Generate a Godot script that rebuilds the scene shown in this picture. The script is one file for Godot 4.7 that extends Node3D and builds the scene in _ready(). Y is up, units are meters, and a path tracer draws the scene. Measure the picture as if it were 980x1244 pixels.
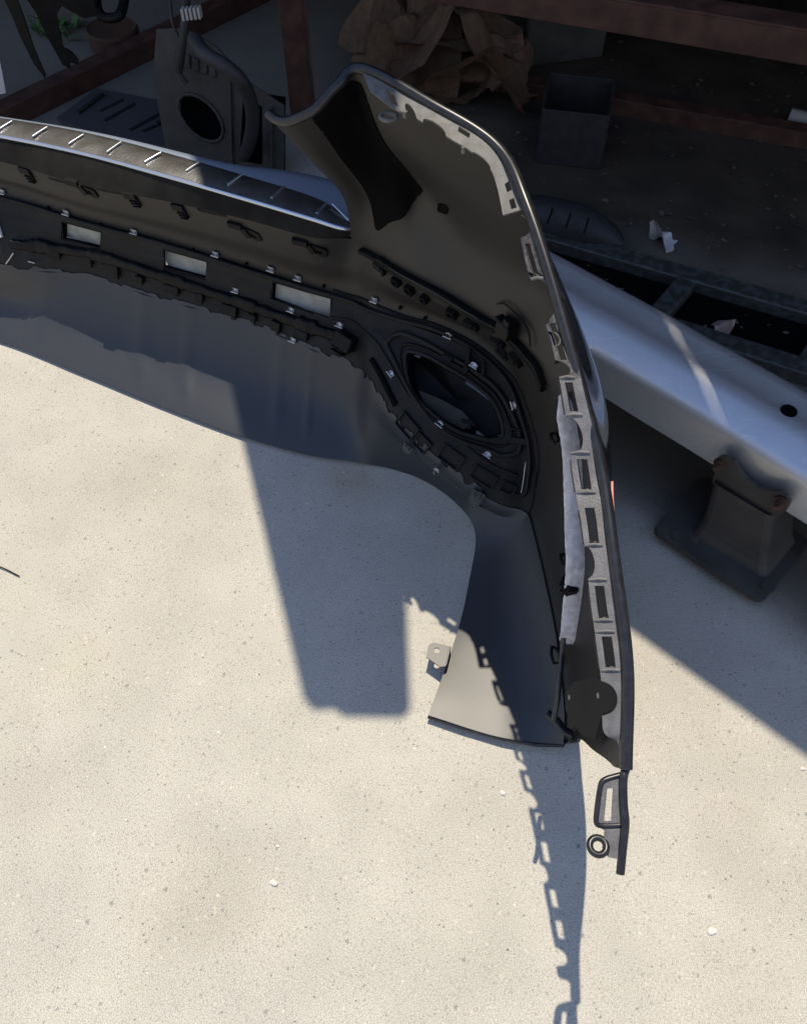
extends Node3D
# A car's rear bumper cover lying on sunlit concrete in front of a dark workshop rack.

var net: Array = []
var M := {}
var used := {}
var rng := RandomNumberGenerator.new()

# ------------------------------------------------------------------ helpers
func lin(r: float, g: float, b: float) -> Color:
	return Color(r, g, b).linear_to_srgb()

func noise(seed_: int, freq: float, oct := 4, kind := FastNoiseLite.TYPE_SIMPLEX_SMOOTH) -> FastNoiseLite:
	var n := FastNoiseLite.new()
	n.seed = seed_; n.frequency = freq; n.noise_type = kind
	n.fractal_octaves = oct
	if oct <= 1: n.fractal_type = FastNoiseLite.FRACTAL_NONE
	return n

func ntex(seed_: int, freq: float, lo: Color, hi: Color, size := 512, oct := 4, bump := 0.0, a := 0.25, b := 0.75) -> NoiseTexture2D:
	var t := NoiseTexture2D.new()
	t.width = size; t.height = size; t.seamless = true
	t.noise = noise(seed_, freq, oct)
	if bump > 0.0:
		t.as_normal_map = true; t.bump_strength = bump
	else:
		var g := Gradient.new()
		g.offsets = PackedFloat32Array([a, b]); g.colors = PackedColorArray([lo, hi])
		t.color_ramp = g
	return t

func mat(c: Color, rough: float, metal := 0.0, tex: Texture2D = null, scale_ := 1.0, nrm: Texture2D = null, ns := 0.5) -> StandardMaterial3D:
	var m := StandardMaterial3D.new()
	m.albedo_color = c; m.roughness = rough; m.metallic = metal
	if tex or nrm:
		m.uv1_triplanar = true; m.uv1_world_triplanar = true
		m.uv1_scale = Vector3.ONE * scale_
	if tex: m.albedo_texture = tex
	if nrm:
		m.normal_enabled = true; m.normal_texture = nrm; m.normal_scale = ns
	return m

func numbered(called: String) -> String:
	used[called] = used.get(called, 0) + 1
	return called if used[called] == 1 else "%s_%03d" % [called, used[called] - 1]

func thing(called: String, label: String, category: String, at := Vector3.ZERO, group := "") -> Node3D:
	var o := Node3D.new()
	o.name = numbered(called); add_child(o); o.position = at
	o.set_meta("label", label); o.set_meta("category", category)
	if group: o.set_meta("group", group)
	return o

func tag(o: Node3D, label: String, category: String, group := "") -> Node3D:
	o.set_meta("label", label); o.set_meta("category", category)
	if group: o.set_meta("group", group)
	return o

func put(called: String, mesh: Mesh, m: Material, parent: Node = null) -> MeshInstance3D:
	var o := MeshInstance3D.new()
	o.mesh = mesh; o.material_override = m
	if parent == null:
		o.name = numbered(called); add_child(o)
	else:
		var k := 1
		o.name = called
		while parent.has_node(NodePath(String(o.name))):
			o.name = "%s_%03d" % [called, k]; k += 1
		parent.add_child(o)
		# vertices are given in the world: bring them into the parent's frame
		var q := parent
		while q is Node3D and q != self:
			o.position -= (q as Node3D).position
			q = q.get_parent()
	return o

func ST() -> SurfaceTool:
	var st := SurfaceTool.new(); st.begin(Mesh.PRIMITIVE_TRIANGLES); return st

func tri(st: SurfaceTool, a: Vector3, b: Vector3, c: Vector3) -> void:
	var n := (c - a).cross(b - a)
	if n.length_squared() < 1e-16: return
	st.set_normal(n.normalized())
	st.add_vertex(a); st.add_vertex(b); st.add_vertex(c)

func quad(st: SurfaceTool, a: Vector3, b: Vector3, c: Vector3, d: Vector3) -> void:
	tri(st, a, b, c); tri(st, a, c, d)

func done(st: SurfaceTool) -> ArrayMesh:
	return st.commit()

# chamfered box at a transform
func cbox(st: SurfaceTool, t: Transform3D, size: Vector3, bev := 0.001) -> void:
	var h := size * 0.5
	bev = minf(bev, minf(h.x, minf(h.y, h.z)) * 0.6)
	var faces := [[0, 1, 2], [1, 2, 0], [2, 0, 1]]
	for f in faces:
		for sg in [-1.0, 1.0]:
			var q := []
			for k in 4:
				var p := Vector3.ZERO
				var su := -1.0 if k == 0 or k == 3 else 1.0
				var sv := -1.0 if k < 2 else 1.0
				p[f[0]] = h[f[0]] * sg
				p[f[1]] = (h[f[1]] - bev) * su
				p[f[2]] = (h[f[2]] - bev) * sv
				q.append(t * p)
			if sg < 0: quad(st, q[0], q[1], q[2], q[3])
			else: quad(st, q[3], q[2], q[1], q[0])
	# edges
	for f in faces:
		for su in [-1.0, 1.0]:
			for sv in [-1.0, 1.0]:
				var a := Vector3.ZERO; var b := Vector3.ZERO; var c := Vector3.ZERO; var d := Vector3.ZERO
				a[f[0]] = -(h[f[0]] - bev); b[f[0]] = h[f[0]] - bev
				a[f[1]] = h[f[1]] * su; b[f[1]] = a[f[1]]
				a[f[2]] = (h[f[2]] - bev) * sv; b[f[2]] = a[f[2]]
				c[f[0]] = b[f[0]]; d[f[0]] = a[f[0]]
				c[f[1]] = (h[f[1]] - bev) * su; d[f[1]] = c[f[1]]
				c[f[2]] = h[f[2]] * sv; d[f[2]] = c[f[2]]
				if su * sv > 0: quad(st, t * d, t * c, t * b, t * a)
				else: quad(st, t * a, t * b, t * c, t * d)
	for sx in [-1.0, 1.0]:
		for sy in [-1.0, 1.0]:
			for sz in [-1.0, 1.0]:
				var a := Vector3(h.x * sx, (h.y - bev) * sy, (h.z - bev) * sz)
				var b := Vector3((h.x - bev) * sx, h.y * sy, (h.z - bev) * sz)
				var c := Vector3((h.x - bev) * sx, (h.y - bev) * sy, h.z * sz)
				if sx * sy * sz > 0: tri(st, t * a, t * c, t * b)
				else: tri(st, t * a, t * b, t * c)

func spl3(pts: Array, n: int) -> Array:
	var out := []
	for i in n + 1:
		out.append(cr_line(pts, float(i) / n * (pts.size() - 1)))
	return out

func spl2(pts: Array, n: int, closed := false) -> Array:
	var out := []
	var m := pts.size()
	if closed:
		for i in n:
			var x := float(i) / n * m
			var k := int(floor(x)); var f := x - k
			var p0: Vector2 = pts[(k - 1 + m) % m]; var p1: Vector2 = pts[k % m]
			var p2: Vector2 = pts[(k + 1) % m]; var p3: Vector2 = pts[(k + 2) % m]
			out.append(p1.cubic_interpolate(p2, p0, p3, f))
	else:
		for i in n + 1:
			var x := float(i) / n * (m - 1)
			var k := mini(int(floor(x)), m - 2); var f := x - k
			var p1: Vector2 = pts[k]; var p2: Vector2 = pts[k + 1]
			var p0: Vector2 = pts[k - 1] if k > 0 else p1 * 2.0 - p2
			var p3: Vector2 = pts[k + 2] if k + 2 < m else p2 * 2.0 - p1
			out.append(p1.cubic_interpolate(p2, p0, p3, f))
	return out

func cr_line(a: Array, x: float) -> Vector3:
	var n := a.size()
	var i := clampi(int(floor(x)), 0, n - 2)
	var p1: Vector3 = a[i]; var p2: Vector3 = a[i + 1]
	var p0: Vector3 = a[i - 1] if i > 0 else a[0] * 2.0 - a[1]
	var p3: Vector3 = a[i + 2] if i + 2 < n else a[n - 1] * 2.0 - a[n - 2]
	return p1.cubic_interpolate(p2, p0, p3, x - i)

# swept tube; rad may be a float or an Array of radii; flat squashes it along the up hint
func tube(st: SurfaceTool, pts: Array, rad, sides := 8, closed := false, wide := 1.0, up := Vector3.UP) -> void:
	var n := pts.size()
	var rings := []
	for i in n:
		var a: Vector3 = pts[(i - 1 + n) % n] if closed else pts[maxi(i - 1, 0)]
		var b: Vector3 = pts[(i + 1) % n] if closed else pts[mini(i + 1, n - 1)]
		var d := (b - a).normalized()
		var x := up.cross(d)
		if x.length() < 0.05: x = Vector3.RIGHT.cross(d)
		x = x.normalized()
		var y := d.cross(x).normalized()
		var r: float = rad[i] if rad is Array else rad
		var ring := []
		for k in sides:
			var w := TAU * k / sides
			var o := x * cos(w) * wide + y * sin(w)
			ring.append([pts[i] + o * r, (x * cos(w) / wide + y * sin(w)).normalized()])
		rings.append(ring)
	var last := n if closed else n - 1
	for i in last:
		var r0 = rings[i]; var r1 = rings[(i + 1) % n]
		for k in sides:
			var k2 := (k + 1) % sides
			for v in [r0[k], r1[k], r1[k2], r0[k], r1[k2], r0[k2]]:
				st.set_normal(v[1]); st.add_vertex(v[0])
	if not closed:
		for e in [0, n - 1]:
			for k in range(1, sides - 1):
				if e == 0: tri(st, rings[e][0][0], rings[e][k][0], rings[e][k + 1][0])
				else: tri(st, rings[e][0][0], rings[e][k + 1][0], rings[e][k][0])

# extruded outline: 2D outline in the plane of t (x, y), thickness along z, holes keyed in
func prism(st: SurfaceTool, t: Transform3D, outline: PackedVector2Array, th: float, holes: Array = []) -> void:
	var o := outline.duplicate()
	if Geometry2D.is_polygon_clockwise(o): o.reverse()
	var loops := [o.duplicate()]
	for hh in holes:
		var hole: PackedVector2Array = hh.duplicate()
		if not Geometry2D.is_polygon_clockwise(hole): hole.reverse()
		loops.append(hole)
	var ix := PackedInt32Array()
	if holes.is_empty():
		ix = Geometry2D.triangulate_polygon(o)
	else:
		# close-set points along every loop, Delaunay, then drop what lies outside or in a hole
		var per := 0.0
		for i in loops[0].size(): per += loops[0][i].distance_to(loops[0][(i + 1) % loops[0].size()])
		o = PackedVector2Array()
		for lp in loops:
			for i in lp.size():
				var a: Vector2 = lp[i]; var b: Vector2 = lp[(i + 1) % lp.size()]
				var m := maxi(1, int(ceil(a.distance_to(b) / (per / 90.0))))
				for k in m: o.append(a.lerp(b, float(k) / m))
		var raw := Geometry2D.triangulate_delaunay(o)
		for k in range(0, raw.size(), 3):
			var c := (o[raw[k]] + o[raw[k + 1]] + o[raw[k + 2]]) / 3.0
			if not Geometry2D.is_point_in_polygon(c, loops[0]): continue
			var ok := true
			for h in range(1, loops.size()):
				if Geometry2D.is_point_in_polygon(c, loops[h]): ok = false
			if ok: ix.append(raw[k]); ix.append(raw[k + 1]); ix.append(raw[k + 2])
	var z := Vector3(0, 0, th * 0.5)
	for k in range(0, ix.size(), 3):
		var p := []
		for q in 3: p.append(Vector3(o[ix[k + q]].x, o[ix[k + q]].y, 0))
		if (o[ix[k + 1]] - o[ix[k]]).cross(o[ix[k + 2]] - o[ix[k]]) < 0: p.reverse()
		tri(st, t * (p[0] + z), t * (p[2] + z), t * (p[1] + z))
		tri(st, t * (p[0] - z), t * (p[1] - z), t * (p[2] - z))
	for lp in loops:
		for i in lp.size():
			var a := Vector3(lp[i].x, lp[i].y, 0); var b := Vector3(lp[(i + 1) % lp.size()].x, lp[(i + 1) % lp.size()].y, 0)
			quad(st, t * (a - z), t * (a + z), t * (b + z), t * (b - z))

func circle2(c: Vector2, r: float, n := 12) -> PackedVector2Array:
	var o := PackedVector2Array()
	for k in n: o.append(c + Vector2(cos(TAU * k / n), sin(TAU * k / n)) * r)
	return o

# a plate given by a grid of points, with cells left out where the mask is 0
func grid_mesh(p: Array, ni: int, nj: int, fill: PackedByteArray, th: float, flip := false) -> ArrayMesh:
	var nv := PackedVector3Array(); nv.resize(ni * nj)
	var sg := -1.0 if flip else 1.0
	for i in ni:
		for j in nj:
			var dx: Vector3 = p[mini(i + 1, ni - 1) * nj + j] - p[maxi(i - 1, 0) * nj + j]
			var dy: Vector3 = p[i * nj + mini(j + 1, nj - 1)] - p[i * nj + maxi(j - 1, 0)]
			var n := dx.cross(dy)
			nv[i * nj + j] = n.normalized() * sg if n.length_squared() > 1e-18 else Vector3.UP
	var vs := PackedVector3Array(); var ns := PackedVector3Array(); var ix := PackedInt32Array()
	var id := PackedInt32Array(); id.resize(ni * nj); id.fill(-1)
	var cj := nj - 1
	for i in ni - 1:
		for j in cj:
			if fill[i * cj + j] == 0: continue
			var k := [i * nj + j, (i + 1) * nj + j, (i + 1) * nj + j + 1, i * nj + j + 1]
			for q in k:
				if id[q] < 0:
					id[q] = vs.size()
					vs.append(p[q]); ns.append(nv[q])
					vs.append(p[q] - nv[q] * th); ns.append(-nv[q])
			var a := id[k[0]]; var b := id[k[1]]; var c := id[k[2]]; var d := id[k[3]]
			if flip:
				for w in [a, b, c, a, c, d, a + 1, c + 1, b + 1, a + 1, d + 1, c + 1]: ix.append(w)
			else:
				for w in [a, c, b, a, d, c, a + 1, b + 1, c + 1, a + 1, c + 1, d + 1]: ix.append(w)
			var nb := [
				[j > 0 and fill[i * cj + j - 1] == 1, k[0], k[1]],
				[i < ni - 2 and fill[mini(i + 1, ni - 2) * cj + j] == 1, k[1], k[2]],
				[j < cj - 1 and fill[i * cj + mini(j + 1, cj - 1)] == 1, k[2], k[3]],
				[i > 0 and fill[maxi(i - 1, 0) * cj + j] == 1, k[3], k[0]]]
			for e in nb:
				if e[0]: continue
				var v0: Vector3 = p[e[1]]; var v1: Vector3 = p[e[2]]
				var w0 := v0 - nv[e[1]] * th; var w1 := v1 - nv[e[2]] * th
				var n2 := (v1 - v0).cross(nv[e[1]])
				if n2.length_squared() < 1e-18: continue
				n2 = n2.normalized() * sg
				var s0 := vs.size()
				for v in [v0, v1, w1, w0]: vs.append(v); ns.append(n2)
				for w in [s0, s0 + 1, s0 + 2, s0, s0 + 2, s0 + 3]: ix.append(w)
	var arr := []; arr.resize(Mesh.ARRAY_MAX)
	arr[Mesh.ARRAY_VERTEX] = vs; arr[Mesh.ARRAY_NORMAL] = ns; arr[Mesh.ARRAY_INDEX] = ix
	var m := ArrayMesh.new()
	if vs.size() > 0: m.add_surface_from_arrays(Mesh.PRIMITIVE_TRIANGLES, arr)
	return m

# ------------------------------------------------------------------ the bumper's surface
func bs(s: float, t: float) -> Vector3:
	var i := clampi(int(floor(s)), 0, net.size() - 2)
	var c := []
	for k in range(i - 1, i + 3):
		if k < 0: c.append(cr_line(net[0], t) * 2.0 - cr_line(net[1], t))
		elif k >= net.size(): c.append(cr_line(net[-1], t) * 2.0 - cr_line(net[-2], t))
		else: c.append(cr_line(net[k], t))
	return c[1].cubic_interpolate(c[2], c[0], c[3], s - i)

func bn(s: float, t: float) -> Vector3:
	var e := 0.03
	return (bs(s + e, t) - bs(s - e, t)).cross(bs(s, t + e) - bs(s, t - e)).normalized()

func on(q: Vector2, z := 0.0) -> Vector3:
	return bs(q.x, q.y) + bn(q.x, q.y) * z

func fr(q: Vector2, z := 0.0, turn := 0.0) -> Transform3D:
	var n := bn(q.x, q.y)
	var x := (bs(q.x + 0.03, q.y) - bs(q.x - 0.03, q.y))
	x = (x - n * x.dot(n)).normalized()
	var b := Basis(x, n.cross(x), n)
	return Transform3D(b * Basis(Vector3(0, 0, 1), deg_to_rad(turn)), bs(q.x, q.y) + n * z)

# frame turned so that its x axis lies in the surface and runs from a to b
func fr2(a: Vector2, b: Vector2, z := 0.0) -> Transform3D:
	var m := (a + b) * 0.5
	var n := bn(m.x, m.y)
	var x := bs(b.x, b.y) - bs(a.x, a.y)
	x = (x - n * x.dot(n)).normalized()
	return Transform3D(Basis(x, n.cross(x), n), bs(m.x, m.y) + n * z)

func skin(s0: float, s1: float, t0: float, t1: float, ds: float, dt: float, off: Callable, keep: Callable, th: float) -> ArrayMesh:
	var ni := int(round((s1 - s0) / ds)) + 1; var nj := int(round((t1 - t0) / dt)) + 1
	var p := []; p.resize(ni * nj)
	for j in nj:
		var t := t0 + (t1 - t0) * j / (nj - 1)
		var row := []
		for k in net: row.append(cr_line(k, t))
		for i in ni:
			p[i * nj + j] = cr_line(row, s0 + (s1 - s0) * i / (ni - 1))
	var q := p.duplicate()
	for i in ni:
		for j in nj:
			var dx: Vector3 = p[mini(i + 1, ni - 1) * nj + j] - p[maxi(i - 1, 0) * nj + j]
			var dy: Vector3 = p[i * nj + mini(j + 1, nj - 1)] - p[i * nj + maxi(j - 1, 0)]
			var n := dx.cross(dy)
			n = n.normalized() if n.length_squared() > 1e-18 else Vector3.UP
			q[i * nj + j] = p[i * nj + j] + n * float(off.call(s0 + (s1 - s0) * i / (ni - 1), t0 + (t1 - t0) * j / (nj - 1)))
	var fill := PackedByteArray(); fill.resize((ni - 1) * (nj - 1))
	for i in ni - 1:
		for j in nj - 1:
			fill[i * (nj - 1) + j] = 1 if keep.call(s0 + (s1 - s0) * (i + 0.5) / (ni - 1), t0 + (t1 - t0) * (j + 0.5) / (nj - 1)) else 0
	return grid_mesh(q, ni, nj, fill, th)

func ridge(st: SurfaceTool, pts: Array, r: float, z: float, n: int, closed := false, wide := 1.0) -> void:
	var out := []
	for q in spl2(pts, n, closed): out.append(on(q, z))
	var mid: Vector2 = pts[pts.size() / 2]
	tube(st, out, r, 6, closed, wide, bn(mid.x, mid.y))

func inside(poly: PackedVector2Array, s: float, t: float) -> bool:
	return Geometry2D.is_point_in_polygon(Vector2(s, t), poly)

# a strip between two rails of points, with windows [x0, x1, b0, b1] and notches [x, half width, depth]
func flange(outer: Array, inner: Array, n: int, nb: int, windows: Array, notches: Array, th: float) -> ArrayMesh:
	var p := []; p.resize((n + 1) * (nb + 1))
	var m := outer.size() - 1
	for i in n + 1:
		var x := float(i) / n * m
		var a := cr_line(outer, x); var b := cr_line(inner, x)
		var w := 1.0
		for k in notches:
			var d: float = (x - k[0]) / k[1]
			if absf(d) < 1.0: w = minf(w, 1.0 - k[2] * sqrt(1.0 - d * d))
		for j in nb + 1: p[i * (nb + 1) + j] = a.lerp(b, w * j / nb)
	var fill := PackedByteArray(); fill.resize(n * nb); fill.fill(1)
	for i in n:
		for j in nb:
			var x := (i + 0.5) / n * m; var y := (j + 0.5) / nb
			for k in windows:
				if x > k[0] and x < k[1] and y > k[2] and y < k[3]: fill[i * nb + j] = 0
	return grid_mesh(p, n + 1, nb + 1, fill, th)

# ------------------------------------------------------------------ scene
func _ready() -> void:
	rng.seed = 7
	# camera
	var cam := Camera3D.new()
	cam.name = "camera"; cam.fov = 62.0; cam.near = 0.02; cam.far = 400.0
	add_child(cam); cam.position = Vector3(0, 1.35, 0); cam.rotation_degrees = Vector3(-55, 0, 0)
	cam.current = true
	# sky and exposure
	var env := Environment.new()
	env.background_mode = Environment.BG_SKY
	var sky := Sky.new(); var sm := ProceduralSkyMaterial.new()
	sm.sky_top_color = Color(0.43, 0.585, 0.86); sm.sky_horizon_color = Color(0.83, 0.85, 0.87); sm.sky_curve = 0.7
	sm.ground_bottom_color = Color(0.25, 0.23, 0.2); sm.ground_horizon_color = Color(0.6, 0.6, 0.58)
	sm.sky_energy_multiplier = 0.98
	sky.sky_material = sm; env.sky = sky
	env.tonemap_mode = Environment.TONE_MAPPER_LINEAR
	env.tonemap_exposure = 1.12
	env.sdfgi_enabled = true; env.ssao_enabled = true; env.ssil_enabled = true
	var we := WorldEnvironment.new(); we.name = "world_environment"; we.environment = env; add_child(we)
	# sun, high and ahead of the viewer
	var sun := DirectionalLight3D.new()
	sun.name = "sun"; sun.light_energy = 1.35; sun.light_color = Color(1.0, 0.952, 0.865)
	sun.light_angular_distance = 0.5; sun.shadow_enabled = true
	add_child(sun)
	sun.look_at_from_position(Vector3(0, 10, -3.5), Vector3(0.15, 0, 0), Vector3.UP)
	net = [
		[Vector3(-1.1995, 0, -1.5078), Vector3(-1.195, 0.065, -1.5875), Vector3(-1.1454, 0.16, -1.5812), Vector3(-1.1065, 0.276, -1.6354), Vector3(-1.0852, 0.317, -1.633), Vector3(-1.0639, 0.358, -1.6306), Vector3(-1.0939, 0.478, -1.6206), Vector3(-1.1239, 0.598, -1.6106), Vector3(-1.1539, 0.718, -1.6006)],
		[Vector3(-0.908, 0, -1.4158), Vector3(-0.9062, 0.06, -1.4948), Vector3(-0.8688, 0.158, -1.497), Vector3(-0.8417, 0.275, -1.5642), Vector3(-0.8219, 0.319, -1.5543), Vector3(-0.8022, 0.363, -1.5445), Vector3(-0.8322, 0.483, -1.5345), Vector3(-0.8622, 0.603, -1.5245), Vector3(-0.8922, 0.723, -1.5145)],
		[Vector3(-0.6847, 0, -1.3063), Vector3(-0.6967, 0.06, -1.4144), Vector3(-0.6873, 0.155, -1.4736), Vector3(-0.6532, 0.274, -1.4854), Vector3(-0.635, 0.322, -1.4701), Vector3(-0.6169, 0.37, -1.4548), Vector3(-0.6469, 0.49, -1.4448), Vector3(-0.6769, 0.61, -1.4348), Vector3(-0.7069, 0.73, -1.4248)],
		[Vector3(-0.4825, 0, -1.2038), Vector3(-0.4986, 0.06, -1.3255), Vector3(-0.4985, 0.155, -1.3949), Vector3(-0.4769, 0.268, -1.4221), Vector3(-0.4615, 0.324, -1.4066), Vector3(-0.4462, 0.38, -1.3911), Vector3(-0.4762, 0.5, -1.3811), Vector3(-0.5062, 0.62, -1.3711), Vector3(-0.5362, 0.74, -1.3611)],
		[Vector3(-0.3219, 0, -1.1294), Vector3(-0.3264, 0.058, -1.2549), Vector3(-0.3195, 0.155, -1.3273), Vector3(-0.3062, 0.262, -1.354), Vector3(-0.2946, 0.3265, -1.3365), Vector3(-0.2831, 0.391, -1.319), Vector3(-0.3131, 0.511, -1.309), Vector3(-0.3431, 0.631, -1.299), Vector3(-0.3731, 0.751, -1.289)],
		[Vector3(-0.1971, 0, -1.086), Vector3(-0.1989, 0.058, -1.1969), Vector3(-0.1939, 0.155, -1.2579), Vector3(-0.1745, 0.255, -1.2994), Vector3(-0.1706, 0.3235, -1.2839), Vector3(-0.1666, 0.392, -1.2683), Vector3(-0.1966, 0.512, -1.2583), Vector3(-0.2266, 0.632, -1.2483), Vector3(-0.2566, 0.752, -1.2383)],
		[Vector3(-0.108, 0, -1.0711), Vector3(-0.0995, 0.06, -1.1503), Vector3(-0.0868, 0.155, -1.1939), Vector3(-0.0945, 0.25, -1.2699), Vector3(-0.0943, 0.32, -1.2725), Vector3(-0.0921, 0.388, -1.2644), Vector3(-0.0987, 0.5, -1.2256), Vector3(-0.1373, 0.61, -1.1559), Vector3(-0.1819, 0.715, -1.0946)],
		[Vector3(-0.0631, 0, -1.069), Vector3(-0.0547, 0.09, -1.1021), Vector3(-0.0499, 0.17, -1.1311), Vector3(-0.0542, 0.258, -1.2332), Vector3(-0.052, 0.335, -1.2312), Vector3(-0.049, 0.39, -1.23), Vector3(-0.0553, 0.5, -1.219), Vector3(-0.0921, 0.62, -1.1444), Vector3(-0.1246, 0.735, -1.0601)],
		[Vector3(-0.0166, 0, -1.0584), Vector3(-0.0096, 0.075, -1.0729), Vector3(-0.0093, 0.15, -1.07), Vector3(0.0031, 0.262, -1.1996), Vector3(-0.0044, 0.33, -1.1928), Vector3(-0.0085, 0.39, -1.1838), Vector3(-0.004, 0.49, -1.1915), Vector3(-0.046, 0.63, -1.1579), Vector3(-0.0846, 0.765, -1.0734)],
		[Vector3(0.0362, 0, -1.0376), Vector3(0.0478, 0.06, -1.0316), Vector3(0.0428, 0.13, -1.0147), Vector3(0.0674, 0.27, -1.1603), Vector3(0.0506, 0.33, -1.1498), Vector3(0.0414, 0.395, -1.1271), Vector3(0.0391, 0.53, -1.1824), Vector3(-0.0186, 0.665, -1.1218), Vector3(-0.0529, 0.778, -1.0911)],
		[Vector3(0.0939, 0, -0.9927), Vector3(0.1041, 0.045, -0.9831), Vector3(0.1157, 0.1, -0.9626), Vector3(0.1412, 0.258, -1.122), Vector3(0.1246, 0.33, -1.0979), Vector3(0.1074, 0.4, -1.065), Vector3(0.1115, 0.51, -1.0861), Vector3(0.0803, 0.635, -1.0499), Vector3(0.0327, 0.772, -1.0185)],
		[Vector3(0.1332, 0, -0.9337), Vector3(0.1562, 0.035, -0.9398), Vector3(0.1792, 0.08, -0.9263), Vector3(0.196, 0.225, -1.0723), Vector3(0.1815, 0.32, -1.0485), Vector3(0.1589, 0.41, -1.008), Vector3(0.1647, 0.52, -1.0161), Vector3(0.1423, 0.635, -0.9852), Vector3(0.1115, 0.757, -0.9502)],
		[Vector3(0.1401, 0, -0.8807), Vector3(0.1846, 0.03, -0.8905), Vector3(0.2265, 0.075, -0.9038), Vector3(0.2299, 0.17, -0.9738), Vector3(0.2244, 0.3, -0.9544), Vector3(0.2027, 0.42, -0.9291), Vector3(0.2212, 0.53, -0.9294), Vector3(0.1863, 0.63, -0.9042), Vector3(0.143, 0.738, -0.8572)],
		[Vector3(0.1259, 0, -0.8101), Vector3(0.195, 0.028, -0.84), Vector3(0.238, 0.085, -0.85), Vector3(0.252, 0.18, -0.825), Vector3(0.262, 0.3, -0.8), Vector3(0.266, 0.4, -0.785), Vector3(0.268, 0.48, -0.77), Vector3(0.237, 0.58, -0.74), Vector3(0.1859, 0.675, -0.7132)],
		[Vector3(0.1034, 0.008, -0.7121), Vector3(0.2, 0.028, -0.67), Vector3(0.258, 0.08, -0.665), Vector3(0.272, 0.17, -0.65), Vector3(0.276, 0.29, -0.64), Vector3(0.272, 0.39, -0.63), Vector3(0.262, 0.46, -0.62), Vector3(0.24, 0.54, -0.603), Vector3(0.2186, 0.61, -0.5871)],
		[Vector3(0.079, 0.012, -0.6339), Vector3(0.195, 0.025, -0.565), Vector3(0.262, 0.07, -0.55), Vector3(0.274, 0.16, -0.535), Vector3(0.274, 0.28, -0.52), Vector3(0.268, 0.37, -0.51), Vector3(0.258, 0.43, -0.5), Vector3(0.242, 0.51, -0.49), Vector3(0.2284, 0.57, -0.4835)],
		[Vector3(0.0548, 0.015, -0.5652), Vector3(0.18, 0.022, -0.525), Vector3(0.262, 0.06, -0.5), Vector3(0.272, 0.14, -0.475), Vector3(0.27, 0.25, -0.44), Vector3(0.263, 0.35, -0.415), Vector3(0.255, 0.41, -0.398), Vector3(0.246, 0.47, -0.387), Vector3(0.2365, 0.525, -0.3795)],
		[Vector3(0.0405, 0.015, -0.5265), Vector3(0.159, 0.018, -0.488), Vector3(0.2607, 0.035, -0.4737), Vector3(0.2584, 0.13, -0.4469), Vector3(0.2451, 0.27, -0.3803), Vector3(0.2346, 0.37, -0.3353), Vector3(0.2282, 0.42, -0.3126), Vector3(0.226, 0.448, -0.2988), Vector3(0.2325, 0.472, -0.2882)]
	]
	make_materials()
	make_ground()
	make_shade_roof()
	make_rack()
	make_beam()
	make_bumper()
	make_clutter()

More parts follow.
